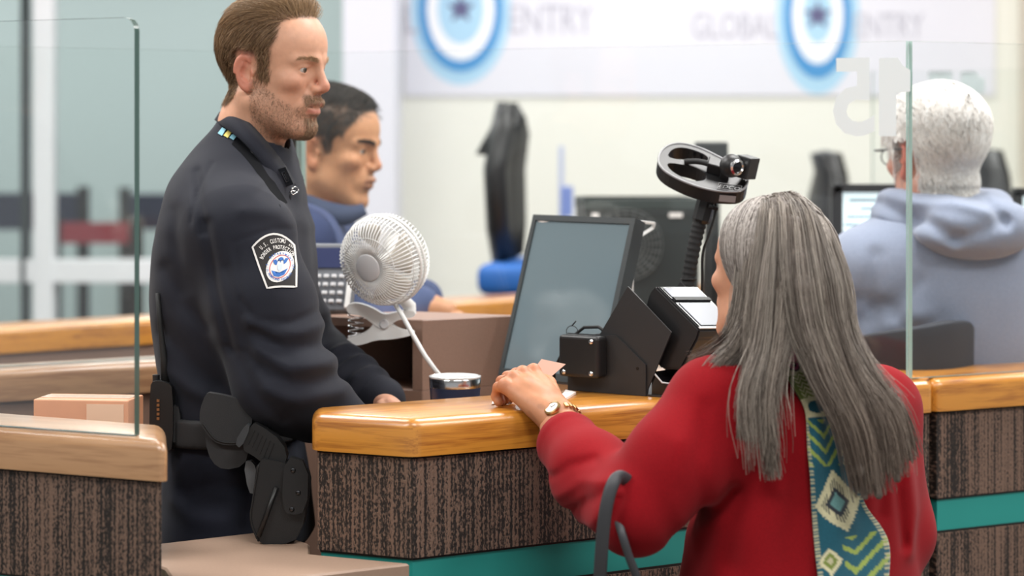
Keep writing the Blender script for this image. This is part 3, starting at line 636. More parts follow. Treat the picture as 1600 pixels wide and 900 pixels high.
mb = MB(); o_ = hp(.058, -.0415, .0265); uy_ = unit(hv*.8+hw*.1); text_on(mb, 'EDCO', .0135, hp(.052, -.0315, .0268), unit(hu*.97-hv*-.22), unit(hv+hu*.22)); mb.build('lettering', mat('white_print', '#c9c9c9', .5), gk)
mb = MB(); fr_ = [hp(.032+a*.040, -.044+a*.010+b*.017, .0268) for a, b in ((0, 0), (1, 0), (1, 1), (0, 1))]
for i in range(4): mb.tube([fr_[i], fr_[(i+1) % 4]], .0005, 4)
mb.build('letter_frame', bpy.data.materials['white_print'], gk)
lo_, hi_ = np.array(outer[[i for i, p in enumerate(outer) if p[0] > .02 and p[1] < 0][0]]), None
mb = MB(); a_, b_ = np.array((.038, -.0497)), np.array((.066, -.0405)); dd_ = unit(b_-a_); nn_ = np.array([dd_[1], -dd_[0]])*.0008
mb.add([hp(*(a_+nn_), .006), hp(*(b_+nn_), .006), hp(*(b_+nn_), .020), hp(*(a_+nn_), .020)], [(0, 1, 2, 3)]); o = mb.build('rating_label', mat('silver_label', '#9a9a9c', .4), gk)
# papers on the counter
mb = MB(); mb.plate([P(x, y, 3.712-.0006*(y-575)) for x, y in ((846, 561), (884, 569), (856, 593), (834, 577))], V(0, -1, .3), .0004); mb.build('paper_slip', M['slip']); tag(bpy.data.objects['paper_slip'], 'pinkish paper slip pinched under the hand on the counter', 'paper')
def ontop(px, py): Y = (ZC-ZT)*FPX/(py-HZ); p = P(px, py, Y); p[2] = ZT+.0006; return p
mb = MB(); mb.plate([ontop(768, 633), ontop(800, 630), ontop(806, 618), ontop(775, 617)], UP, .0012); mb.build('paper_sheet', M['paper']); tag(bpy.data.objects['paper_sheet'], 'white paper sheet at the left of the hand on the counter', 'paper', 'papers on the counter')
mb = MB(); mb.plate([ontop(872, 628), ontop(882, 627.5), ontop(900, 616.5), ontop(884, 613)], UP, .004); o = mb.build('paper_pad', M['paper']); tag(o, 'white paper pad at the right of the hand beside the reader', 'paper', 'papers on the counter')

# ---------------------------------------------------------------- things farther back
def desk_box(label, poly, z, m=None):
    r = thing('desk', label, 'desk', (*np.mean(poly, 0), 0), 'far desks')
    MB().prism(poly, z-.03, z, .003, 1).build('desk_top', m or M['lamT'], r); MB().prism(inset(poly, .05), 0, z-.03).build('pedestal', M['lamD'], r); return r
desk_box('far desk carrying the black case behind the monitor', [(.05, 5.25), (.60, 5.25), (.60, 5.9), (.05, 5.9)], 1.10)
bc = thing('equipment_case', 'large black case with white corner marks on the desk behind the monitor', 'case', P(995, 455, 5.6))
c_ = P(995, 382, 5.6); z0 = 1.101; z1 = P(0, 310, 5.5)[2]; w_ = (P(1085, 0, 5.5)-P(905, 0, 5.5))[0]/2
MB().box(V(c_[0], 5.62, (z0+z1)/2), unit(V(1, .06, 0)), unit(V(-.06, 1, 0)), UP, w_, .12, (z1-z0)/2, .004).build('shell', mat('dark_case', '#2c3030', .5), bc)
MB().box(V(c_[0], 5.62, z1-.014), unit(V(1, .06, 0)), unit(V(-.06, 1, 0)), UP, w_+.002, .122, .014, .003).build('lid', mat('case_lid', '#3b4240', .5), bc)
MB().box(V(c_[0]-w_+.025, 5.495, z1-.04), X3, Y3, UP, .016, .002, .005).build('corner_mark', M['paper'], bc); MB().box(V(c_[0]+w_-.05, 5.503, z1-.04), X3, Y3, UP, .016, .002, .005).build('corner_mark', M['paper'], bc)
fc_ = V(c_[0]-.03, 5.490, z1-.11)
mb = MB()
for rr in np.linspace(.012, .085, 9): mb.tube([fc_+rr*(X3*math.cos(a)+UP*math.sin(a)) for a in np.linspace(0, 2*math.pi, 30)], .0012, 4, False)
for a in np.linspace(0, 2*math.pi, 24, endpoint=False): mb.tube([fc_+.012*(X3*math.cos(a)+UP*math.sin(a)), fc_+.085*(X3*math.cos(a+.3)+UP*math.sin(a+.3))], .0012, 4)
mb.build('fan_reflection', mat('fan_reflection_grey', '#6a6c6c', .4, metal=.4), bc)  # rings and spokes model the desk fan's reflection in the glass, no case part
fc2 = thing('camera_unit', 'dark boxy camera on a stand behind the gooseneck', 'camera', V(*P(1112, 0, 5.3)[:2], 1.10))
MB().box(P(1111, 236, 5.3), X3, Y3, UP, .037, .03, .021, .005).build('camera_body', mat('dim_black', '#2a2d2e', .5), fc2)
mb = MB(); mb.tube([P(1112, 250, 5.3), P(1116, 300, 5.32), P(1113, 350, 5.32), V(P(1108, 0, 5.32)[0], 5.32, 1.101)], [.012, .014, .018, .026], 10); mb.build('stand', bpy.data.materials['dim_black'], fc2, True)
def office_chair(label, px, py_top, Y, face, seat_col, hgt=.56):
    """high-back chair; face = direction the sitter looks"""
    f = V(*face, 0); f = unit(f); s = V(-f[1], f[0], 0); t = P(px, py_top, Y); ztop = t[2]; zs = ztop-hgt; o = V(t[0], Y, 0)
    r = thing('office_chair', label, 'chair', o, 'office chairs in the far booths'); bm = M['blk']
    mb = MB(); pr = [(.0, .02, .10), (.012, .12, .20), (.02, .3, .22), (.0, .42, .19), (-.015, .50, .12), (.0, hgt, .10)]; v = []
    for dx, dz, hw_ in pr:
        for k in range(7):
            q = (k/6-.5)*2; v.append(o-f*(.20+dx-.045*q*q)+s*hw_*q+UP*(zs+dz))
    mb.add(v, [(i*7+k, i*7+k+1, (i+1)*7+k+1, (i+1)*7+k) for i in range(5) for k in range(6)]); b = mb.build('backrest', bm, r, True); md = b.modifiers.new('s', 'SOLIDIFY'); md.thickness = .05
    MB().box(o+f*.03+UP*(zs-.02), f, s, UP, .24, .24, .045, .03, 3).build('seat', seat_col, r, True, 50)
    mb = MB(); mb.tube([o+UP*.08, o+UP*(zs-.06)], .028, 12); mb.build('gas_post', M['blk'], r, True, 40)
    for k in range(5):
        a = k*2*math.pi/5; d = V(math.cos(a), math.sin(a), 0); mb = MB(); mb.tube([o+UP*.10, o+d*.28+UP*.065], [.022, .014], 8); mb.tube([o+d*.28+UP*.065, o+d*.28+UP*.002], .018, 8); mb.build('base_leg', M['blk'], r)
    return r
M['blueseat'] = mat('blue_seat', '#1f63b4', .6)
office_chair('tall black office chair with blue seat against the white wall', 872, 243, 6.9, (1, -.15), M['blueseat'], .34)
office_chair('dark office chair left of the white haired man', 1360, 240, 7.6, (1, .1), M['blk'])
office_chair('dark office chair at the right picture edge', 1610, 236, 7.4, (1, .1), M['blk'])
sp = thing('slim_post', 'slim pale blue sign post standing before the white wall', 'post', V(*P(880, 0, 7.5)[:2], 0))
zt_ = P(0, 228, 7.5)[2]; x_ = P(877, 0, 7.5)[0]
MB().box(V(x_, 7.5, zt_/2+.03), X3, Y3, UP, .008, .008, zt_/2-.03, .002).build('pole', mat('pale_blue_post', '#b9c2dd', .5), sp)
MB().box(V(x_+.018, 7.5, P(0, 315, 7.5)[2]), X3, Y3, UP, .02, .012, .05, .003).build('holder', mat('blue_holder', '#7f93cf', .5), sp)
mb = MB(); mb.lathe(V(x_, 7.5, 0), UP, [(0, 0), (.14, 0), (.14, .015), (.02, .03), (0, .03)], 24); mb.build('foot', M['blk'], sp)
# monitor of the white haired man
def far_monitor(label, px0, px1, py0, py1, Y, group='lit monitors in the right booth'):
    a, b = P(px0, py0, Y), P(px1, py1, Y); c = (a+b)/2; w, h = (b[0]-a[0])/2, (a[2]-b[2])/2
    r = thing('monitor', label, 'monitor', V(c[0], Y, .76), group)
    mb = MB()
    for cx, cz, hw_, hh in ((0, h, w, .006), (0, -h, w, .010), (-w, 0, .006, h), (w, 0, .006, h)): mb.box(c+V(cx, .0, cz), X3, Y3, UP, hw_+.006, .012, hh+.003)
    mb.build('bezel', M['blk'], r); MB().box(c+V(0, .004, 0), X3, Y3, UP, w-.004, .006, h-.004).build('screen', mat('lit_screen', '#d5e6ea', .3, emit=.75), r)
    mb = MB()
    for k in range(7): mb.box(c+V(-w*.45+rng.uniform(-.01, .01), -.0025, h*.7-k*h*.2), X3, Y3, UP, w*rng.uniform(.2, .4), .0006, .003)
    mb.build('screen_text', mat('screen_ink', '#9db7c4', .5), r)
    mb = MB(); mb.tube([c+V(0, .03, -h*.3), V(c[0], Y+.04, .79)], .02, 8); mb.box(V(c[0], Y+.02, .772), X3, Y3, UP, .11, .09, .01); mb.build('stand', M['blk'], r)
desk_box('far desk in front of the white haired man', [(.62, 4.96), (1.75, 4.96), (1.75, 5.34), (.62, 5.34)], .76)
far_monitor('lit white monitor in front of the white haired man', 1307, 1520, 294, 420, 5.1)
far_monitor('lit white monitor cut off by the right picture edge', 1588, 1790, 300, 426, 5.16)
# queue barriers behind the glazing
def barrier(label, pxa, pxb, Y, z0, z1, m, grp):
    r = thing('queue_barrier', label, 'barrier', V(P((pxa+pxb)/2, 0, Y)[0], Y, 0), grp)
    for px in (pxa, pxb):
        x = P(px, 0, Y)[0]; mb = MB(); mb.tube([V(x, Y, .02), V(x, Y, z1+.03)], .03, 12); mb.lathe(V(x, Y, 0), UP, [(0, 0), (.17, 0), (.17, .02), (.03, .05), (0, .05)], 20); mb.build('post', M['blk'], r, True, 40)
    MB().box((P(pxa, 0, Y)+P(pxb, 0, Y))/2*V(1, 1, 0)+V(0, 0, (z0+z1)/2), X3, Y3, UP, (P(pxb, 0, Y)-P(pxa, 0, Y))[0]/2, .01, (z1-z0)/2, .002).build('belt', m, r)
navy, red = mat('navy_fabric', '#2f3550', .8), mat('red_fabric', '#a83a45', .8)
YB = 10.6
barrier('navy panel barrier beyond the glazing at far left', -160, 130, YB, 1.21, 1.38, navy, 'queue barriers beyond the glazing')
barrier('navy panel barrier beyond the glazing beside the mullion', 195, 420, YB+.3, 1.20, 1.37, navy, 'queue barriers beyond the glazing')
barrier('red belt barrier beyond the glazing', 86, 212, YB-.6, 1.175, 1.265, red, 'queue barriers beyond the glazing')
# ---------------------------------------------------------------- organic modelling: distance fields -> surface nets
def nrm_(q): return np.sqrt((q*q).sum(-1))
def ell(p, c, r, R=None):
    q = p-np.asarray(c, np.float32)
    if R is not None: q = q@np.asarray(R, np.float32)
    r = np.asarray(r, np.float32); k0 = nrm_(q/r); k1 = nrm_(q/(r*r)); return k0*(k0-1)/np.maximum(k1, 1e-6)
def cap(p, a, b, ra, rb=None):
    a = np.asarray(a, np.float32); b = np.asarray(b, np.float32); rb = ra if rb is None else rb; ab = b-a
    t = np.clip(((p-a)@ab)/max(float(ab@ab), 1e-9), 0, 1); return nrm_(p-a-t[:, None]*ab)-(ra+(rb-ra)*t)
def sph(p, c, r): return nrm_(p-np.asarray(c, np.float32))-r
def smin(a, b, k): h = np.clip(.5+.5*(b-a)/k, 0, 1); return b+(a-b)*h-k*h*(1-h)
def smax(a, b, k): return -smin(-a, -b, k)
def chain(p, pts, rad, k=.02):
    d = None
    for i in range(len(pts)-1):
        c = cap(p, pts[i], pts[i+1], rad[i], rad[i+1]); d = c if d is None else smin(d, c, k)
    return d
def loft(p, tab, axis_d, axis_w, k=1.0):
    """tab rows: z, cx, cy, half along axis_d, half along axis_w ; vertical stack of ellipses"""
    T = np.asarray(tab, float); T = T[np.argsort(T[:, 0])]; z = np.clip(p[:, 2], T[0, 0], T[-1, 0]); f = lambda j: np.interp(z, T[:, 0], T[:, j])
    dx = p[:, 0]-f(1); dy = p[:, 1]-f(2); u = dx*axis_d[0]+dy*axis_d[1]; w = dx*axis_w[0]+dy*axis_w[1]; a, b = f(3), f(4)
    e = 2.4; k0 = (np.abs(u/a)**e+np.abs(w/b)**e)**(1/e); d = (k0-1)*np.minimum(a, b)
    dz = np.maximum(np.maximum(T[0, 0]-p[:, 2], p[:, 2]-T[-1, 0]), 0); return np.where(dz > 0, np.sqrt(np.maximum(d, 0)**2+dz**2)+np.minimum(d, 0)*0, d)
def smoothtab(tab, n=60):
    """resample a loft table smoothly"""
    T = np.asarray(tab, float); T = T[np.argsort(T[:, 0])]; s = np.linspace(0, 1, n); zz = T[0, 0]+(T[-1, 0]-T[0, 0])*s; out = [zz]
    for j in range(1, T.shape[1]):
        y = np.interp(zz, T[:, 0], T[:, j]); w = max(3, n//12)|1; kk = np.hanning(w+2)[1:-1]; kk /= kk.sum(); yp = np.pad(y, w//2, mode='edge'); out.append(np.convolve(yp, kk, 'valid'))
    return np.column_stack(out)
def wob(p, seeds, scale, aniso=(1, 1, 1)):
    """cheap smooth noise from sines, about -1..1"""
    r = np.random.default_rng(seeds); d = np.zeros(len(p), np.float32); q = p*np.asarray(aniso, np.float32)
    for i in range(6):
        k = r.normal(size=3); k = k/np.linalg.norm(k)*scale*r.uniform(.6, 1.6); ph = r.uniform(0, 6.28); k2 = r.normal(size=3)*scale*.5
        d += np.sin(q@k.astype(np.float32)+ph+.9*np.sin(q@k2.astype(np.float32)+ph*2))/4.0
    return d
def crease(p, pts, width, depth, ys=.02):
    """polyline groove (depth>0) or ridge (depth<0)"""
    sc = np.array([1, ys, 1], np.float32); q = p*sc; m = np.full(len(p), 9., np.float32)
    for i in range(len(pts)-1): m = np.minimum(m, cap(q, np.asarray(pts[i])*sc, np.asarray(pts[i+1])*sc, 0.))
    return depth*np.exp(-(m/width)**2)
def snet(f, lo, hi, h, blk=8):
    lo = np.asarray(lo, float); hi = np.asarray(hi, float); nb = np.ceil((hi-lo)/(h*blk)).astype(int)+1; n = nb*blk
    def ev(P_):
        out = np.empty(len(P_), np.float32)
        for s in range(0, len(P_), 200000): out[s:s+200000] = f(P_[s:s+200000])
        return out
    bi = np.stack(np.meshgrid(*[np.arange(k) for k in nb], indexing='ij'), -1).reshape(-1, 3)
    dc = ev((lo+(bi+.5)*blk*h-.5*h).astype(np.float32)); keep = np.abs(dc) < blk*h*2.2
    D = np.repeat(np.repeat(np.repeat(dc.reshape(nb), blk, 0), blk, 1), blk, 2)
    o = np.stack(np.meshgrid(*[np.arange(blk)]*3, indexing='ij'), -1).reshape(-1, 3)
    ii = (bi[keep][:, None, :]*blk+o[None]).reshape(-1, 3)
    D[ii[:, 0], ii[:, 1], ii[:, 2]] = ev((lo+ii*h).astype(np.float32))
    s = D < 0; c = np.zeros(np.array(D.shape)-1, np.int8)
    cs = [(i, j, k) for i in (0, 1) for j in (0, 1) for k in (0, 1)]; sh = c.shape
    for (i, j, k) in cs: c += s[i:i+sh[0], j:j+sh[1], k:k+sh[2]]
    act = np.argwhere((c > 0) & (c < 8)); idx = -np.ones(sh, np.int32); idx[act[:, 0], act[:, 1], act[:, 2]] = np.arange(len(act))
    acc = np.zeros((len(act), 3)); cnt = np.zeros(len(act))
    for a in cs:
        for ax in range(3):
            if a[ax]: continue
            b = list(a); b[ax] = 1; va = D[act[:, 0]+a[0], act[:, 1]+a[1], act[:, 2]+a[2]]; vb = D[act[:, 0]+b[0], act[:, 1]+b[1], act[:, 2]+b[2]]
            m = (va < 0) != (vb < 0); t = np.where(m, va/np.where(m, va-vb, 1), 0); q = np.tile(np.array(a, float), (len(act), 1)); q[:, ax] += t
            acc[m] += q[m]; cnt[m] += 1
    v = lo+(act+acc/np.maximum(cnt, 1)[:, None])*h; F = []
    for ax in range(3):
        u, w = (ax+1) % 3, (ax+2) % 3; sa = [slice(1, -1)]*3; sa[ax] = slice(0, -1); sb = list(sa); sb[ax] = slice(1, None)
        A_, B_ = s[tuple(sa)], s[tuple(sb)]; e = np.argwhere(A_ != B_)
        if len(e) == 0: continue
        g = e.copy(); g[:, u] += 1; g[:, w] += 1; flip = A_[e[:, 0], e[:, 1], e[:, 2]]; qs = []
        for du, dw in ((-1, -1), (0, -1), (0, 0), (-1, 0)):
            x = g.copy(); x[:, u] += du; x[:, w] += dw; qs.append(idx[x[:, 0], x[:, 1], x[:, 2]])
        q = np.stack(qs, 1); q[~flip] = q[~flip][:, ::-1]; F.append(q)
    F = np.concatenate(F); F = F[(F >= 0).all(1)]; return v, F
def relax(v, F, it=1, w=.5):
    e = np.concatenate([F[:, [0, 1]], F[:, [1, 2]], F[:, [2, 3]], F[:, [3, 0]]])
    for _ in range(it):
        a = np.zeros_like(v); n = np.zeros(len(v)); np.add.at(a, e[:, 0], v[e[:, 1]]); np.add.at(n, e[:, 0], 1); np.add.at(a, e[:, 1], v[e[:, 0]]); np.add.at(n, e[:, 1], 1)
        v = v*(1-w)+w*a/np.maximum(n, 1)[:, None]
    return v
def set_col(me, col, name='col'):
    a = me.color_attributes.new(name, 'FLOAT_COLOR', 'POINT'); c = np.ones((len(me.vertices), 4), np.float32); c[:, :3] = col; a.data.foreach_set('color', c.ravel())
def organic(name, f, lo, hi, h, m, parent=None, rl=1, colf=None):
    v, F = snet(f, lo, hi, h); v = relax(v, F, rl) if rl else v
    me = fast_mesh(name, v, F)
    if colf is not None: set_col(me, colf(v))
    o = link(name, me, m, None, True)
    if parent is not None: adopt(o, parent)
    return o
def strands_mesh(name, S_, R_, C_, m, parent=None):
    """S_ (N,K,3) points, R_ (N,K) radii, C_ (N,3) colours -> three-sided tapered tubes, one mesh"""
    N, K, _ = S_.shape; T = np.gradient(S_, axis=1); T /= np.maximum(np.linalg.norm(T, axis=2, keepdims=True), 1e-9)
    a = np.array([.31, -.52, .79]); u = np.cross(T, a); u /= np.maximum(np.linalg.norm(u, axis=2, keepdims=True), 1e-9); w = np.cross(T, u); vs = []
    for k in range(3):
        an = 2*math.pi*k/3; vs.append(S_+R_[..., None]*(u*math.cos(an)+w*math.sin(an)))
    v = np.stack(vs, 2).reshape(-1, 3); base = (np.arange(N)[:, None]*K+np.arange(K-1)[None])[..., None]*3
    F = np.concatenate([np.stack([base+k, base+(k+1) % 3, base+3+(k+1) % 3, base+3+k], -1).reshape(-1, 4) for k in range(3)])
    me = fast_mesh(name, v, F); set_col(me, np.repeat(C_, K*3, axis=0) if C_.ndim == 2 else np.repeat(C_.reshape(-1, 3), 3, axis=0)); o = link(name, me, m, None, True)
    if parent is not None: adopt(o, parent)
    return o
def inpoly(x, y, poly):
    r = np.zeros(len(x), bool); n = len(poly)
    for i in range(n):
        x0, y0 = poly[i]; x1, y1 = poly[i-1]; c = ((y0 > y) != (y1 > y)) & (x < (x1-x0)*(y-y0)/(y1-y0+1e-12)+x0); r ^= c
    return r
def softpoly(q, poly, s=.0045, k=14):
    r = np.random.default_rng(1); o = np.zeros(len(q))
    for i in range(k): j = r.normal(size=2)*s; o += inpoly(q[:, 0]+j[0], q[:, 2]+j[1], poly)
    return o/k
def sstep(a, b, x): t = np.clip((x-a)/(b-a), 0, 1); return t*t*(3-2*t)
# ---------------------------------------------------------------- a human head in its own frame: x forward, y left, z up, origin between the ear canals
def head_sdf(q, o):
    g = lambda k, d: o.get(k, d)
    y = np.abs(q[:, 1]); m = q.copy(); m[:, 1] = y
    d = ell(q, (.085-g('back', .099), 0, .048), (g('back', .099), .0765, .083))
    d = smin(d, ell(q, (.040, 0, .052), (.056, .064, .060)), .03)
    d = smin(d, ell(q, (.034, 0, -.028), (.058, .058*g('facew', 1), .080)), .03)
    d = smin(d, cap(m, (.002, .050*g('jaw', 1), -.052), (.070, .016, -.090), .019, .017), .028)
    d = smin(d, ell(q, (.082, 0, -.090), (.017, .021, .017)), .016)
    d = smin(d, cap(m, (.0930, .011, .0320), (.073, .047, .0295), .0090, .0085), .011)
    d = smin(d, ell(m, (.064, .044, -.008), (.020, .017, .015)), .018)
    d = smin(d, ell(q, (.078, 0, -.046), (.024, .030, .027)), .016)
    # eye sockets, eyeball lids
    d = smax(d, -ell(m, (.101, .031, .0145), (.0185, .0175, .0125)), .010)
    lid = smax(sph(m, (.0752, .0315, .0145), .0143), -ell(m, (.0930, .0335, .0135), (.0170, .0168, .0056*g('eye', 1))), .0015)
    d = smin(d, lid, .0045)
    d = smin(d, cap(m, (.0865, .022, .0215), (.080, .043, .0185), .0022, .0026), .004)
    # nose
    nz = g('nose', 1.0)
    n = smin(cap(q, (.0905, 0, .030), (.1115*nz, 0, -.009), .0066, .0080), sph(q, (.1120*nz, 0, -.0135), .0098), .008)
    n = smin(n, ell(m, (.1005, .0115, -.0185), (.0100, .0070, .0070)), .006)
    d = smin(d, n, .010); d = smax(d, -ell(m, (.1065, .0062, -.0245), (.0050, .0030, .0032)), .0025)
    d = d+.0022*np.exp(-((m[:, 0]-.090)**2+(y-.0195)**2+(q[:, 2]+.018)**2)/.006**2)
    d = d+.0016*np.exp(-(((y-.028-.45*(-.028-q[:, 2]))/.004)**2+((q[:, 2]+.036)/.014)**2))*(q[:, 0] > .05)
    # lips
    op = g('open', 0)
    d = smin(d, chain(m, [(.1035, 0, -.0425), (.1020, .008, -.0420), (.0885, .0235, -.0500)], [.0050, .0052, .0028], .004), .005)
    d = smin(d, chain(m, [(.0995, 0, -.0560-op), (.0975, .009, -.0560-op), (.0880, .0225, -.0505)], [.0052, .0049, .0026], .004), .005)
    d = smax(d, -chain(m, [(.107, 0, -.0490-op*.5), (.1035, .009, -.0492-op*.5), (.092, .0225, -.0505)], [.0012+op*.5, .0012+op*.45, .0007], .002), .002)
    d = d+.0020*np.exp(-((q[:, 0]-.098)**2+(q[:, 1]/1.6)**2+(q[:, 2]+.068)**2)/.008**2)
    # ears
    er = g('ear', 1.0); c = np.array((-.010, .0735, .000), np.float32); el = unit(V(-.20, .06, .97)); nn = unit(V(.42, .90, .05)); nn = unit(nn-el*np.dot(nn, el)); ef = np.cross(el, nn)
    if ef[0] < 0: ef = -ef
    e = m-c; a_, b_, c_ = e@ef.astype(np.float32)/er, e@el.astype(np.float32)/er, e@nn.astype(np.float32)
    b2 = b_+.003; wa = np.where(b2 > 0, .0185, .0150); rho = np.sqrt((a_/wa)**2+(b2/.031)**2)
    rim = np.sqrt(((rho-.90)*.020)**2+(c_-.0055)**2)-.0036; rim = np.maximum(rim, (a_-.012)*.6)
    plate = np.maximum(np.abs(c_-.0005)-.0030, (rho-.95)*.018)
    ant = np.sqrt(((rho-.52)*.020)**2+(c_-.0048)**2)-.0030; ant = np.maximum(ant, a_-.001)
    ed = smin(smin(plate, rim, .004), ant, .004); ed = smin(ed, ell(np.stack([a_, b_, c_], 1), (.004, -.0285, .003), (.008, .0095, .0055)), .005)
    ed = smin(ed, sph(np.stack([a_, b_, c_], 1), (.0125, -.004, .004), .0052), .004); ed = smax(ed, -ell(np.stack([a_, b_, c_], 1), (.003, -.004, .0065), (.0075, .0095, .0055)), .003)
    d = smin(d, ed, .005)
    # neck
    d = smin(d, chain(q, [(-.014, 0, -.03), (-.026-g('nx', 0), 0, -.10), (-.038-g('nx', 0)*2, 0, -.19)], [.054*g('neck', 1), .055*g('neck', 1), .060*g('neck', 1)], .03), .022)
    d = smin(d, cap(m, (-.020, .052, -.045), (.012, .020, -.165), .011, .013), .02)
    d = smin(d, sph(q, (.018, 0, -.125), .014), .02)
    return d
def frame(fwd, pitch=0, roll=0):
    """columns: forward, left, up"""
    f = unit(V(fwd[0], fwd[1], 0)); l = V(-f[1], f[0], 0); u = UP.copy(); p = math.radians(pitch); f2 = f*math.cos(p)+u*math.sin(p); u2 = u*math.cos(p)-f*math.sin(p)
    r = math.radians(roll); l3 = l*math.cos(r)+u2*math.sin(r); u3 = u2*math.cos(r)-l*math.sin(r); return np.stack([f2, l3, u3], 1)
def skin_mat(name, beard='#6b4f3e'):
    m = mat(name, '#c68d74', .48, attr='col', noise=.05, nscale=90, sss=.12, spec=.4, bump=.10, bscale=700)
    nt = m.node_tree; b = nt.nodes['Principled BSDF']; src = b.inputs['Base Color'].links[0].from_socket
    at = node(nt, 'ShaderNodeAttribute', attribute_name='beard'); tc = node(nt, 'ShaderNodeTexCoord'); n = node(nt, 'ShaderNodeTexNoise'); n.inputs['Scale'].default_value = 620; n.inputs['Detail'].default_value = 2
    nt.links.new(tc.outputs['Object'], n.inputs['Vector']); r = node(nt, 'ShaderNodeMapRange'); r.inputs['From Min'].default_value = .38; r.inputs['From Max'].default_value = .62; r.inputs['To Min'].default_value = .35; nt.links.new(n.outputs['Fac'], r.inputs['Value'])
    mu_ = node(nt, 'ShaderNodeMath', operation='MULTIPLY'); nt.links.new(at.outputs['Fac'], mu_.inputs[0]); nt.links.new(r.outputs[0], mu_.inputs[1])
    mx = node(nt, 'ShaderNodeMix', data_type='RGBA'); nt.links.new(mu_.outputs[0], mx.inputs[0]); nt.links.new(src, mx.inputs[6]); mx.inputs[7].default_value = (*S(beard), 1); nt.links.new(mx.outputs[2], b.inputs['Base Color'])
    return m
def skin_cols(q, skin, red, lip, hairpoly=None, hairc=None, red_amt=1.0):
    """colour of real skin zones in head coordinates (lips, ruddy nose, ears, cheeks, scalp under hair)"""
    y = np.abs(q[:, 1]); c = np.tile(np.array(S(skin)), (len(q), 1)); rd = np.array(S(red))
    def mixin(w, col): nonlocal c; c = c*(1-w[:, None])+w[:, None]*np.asarray(col)
    w = np.exp(-((q[:, 0]-.112)**2+y**2+(q[:, 2]+.012)**2)/.018**2)*.65+np.exp(-((q[:, 0]-.075)**2+(y-.045)**2+(q[:, 2]+.015)**2)/.024**2)*.28
    w = np.maximum(w, sstep(.069, .078, y)*(q[:, 0] < .012)*(q[:, 2] > -.05)*(q[:, 2] < .045)*.75); mixin(np.clip(w*red_amt, 0, 1), rd)
    lw = np.exp(-((q[:, 2]+.0425+.20*y)**2)/.0042**2)*(q[:, 2] > -.0505)+np.exp(-((q[:, 2]+.0575)**2)/.0052**2)*(q[:, 2] <= -.0495)
    lw = lw*sstep(.083, .093, q[:, 0])*sstep(.026, .019, y); mixin(np.clip(lw, 0, 1)*.75, S(lip))
    inn = np.exp(-((q[:, 2]+.0500)/.0016)**2)*(q[:, 0] < .0985)*sstep(.080, .086, q[:, 0])*sstep(.023, .018, y); mixin(np.clip(inn, 0, 1)*.8, S('#4a2320'))
    if hairpoly is not None:
        ih = softpoly(q, hairpoly)*(1-((y > .079) & (q[:, 2] < .04)).astype(float)); mixin(ih*.85, S(hairc))
    return c
def eye_parts(H, C, parent, iris):
    for s in (-1, 1):
        c = C+H@V(.0742, s*.0315, .0145); ax = H[:, 0]
        e = parent_mesh(MB(), lambda mb: mb.lathe(c, unit(ax+H[:, 1]*(-.12)*0), [(0, -.0122)]+[(.0122*math.cos(a), .0122*math.sin(a)) for a in np.linspace(-1.45, 1.06, 16)], 24), 'eyeball', M['sclera'], parent)
        e2 = parent_mesh(MB(), lambda mb: mb.lathe(c, ax, [(.0062, .0105), (.0058, .0111), (.0035, .0122), (.0025, .0125)], 20), 'iris', mat('iris', iris, .12), e)
        parent_mesh(MB(), lambda mb: mb.lathe(c, ax, [(.0026, .0124), (.0015, .0126), (0, .0127)], 16), 'pupil', M['blkgloss'], e)
def parent_mesh(mb, fn, name, m, parent): fn(mb); return mb.build(name, m, parent, True)
M['sclera'] = mat('eye_white', '#c2b6ae', .2)
M['hair'] = mat('hair_strand', '#7a604a', .42, attr='col', spec=.35)
def grow(f_sdf, roots, dirs, length, K, lift, gravity=0.0, wav=.0):
    """strands hugging a surface: roots (N,3) on it, dirs tangent flow; lift(t) height above it in metres"""
    P_ = roots.copy(); out = [P_.copy()]; D_ = dirs/np.maximum(np.linalg.norm(dirs, axis=1, keepdims=True), 1e-9); st = (length/(K-1))[:, None] if hasattr(length, '__len__') else length/(K-1); h = .0025
    for k in range(1, K):
        def grad(Q): 
            g = np.stack([f_sdf((Q+V(*(h*(i == a) for a in range(3)))).astype(np.float32))-f_sdf((Q-V(*(h*(i == a) for a in range(3)))).astype(np.float32)) for i in range(3)], 1); return g/np.maximum(np.linalg.norm(g, axis=1, keepdims=True), 1e-9)
        g = grad(P_); D_ = D_+np.array([0, 0, -gravity]); t = D_-g*(D_*g).sum(1, keepdims=True)*.85; t /= np.maximum(np.linalg.norm(t, axis=1, keepdims=True), 1e-9); P_ = P_+t*st; D_ = t
        d = f_sdf(P_.astype(np.float32)); tgt = lift(k/(K-1)); P_ = P_+g*np.clip(tgt-d, -.004, .02)[:, None]; out.append(P_.copy())
    return np.stack(out, 1)
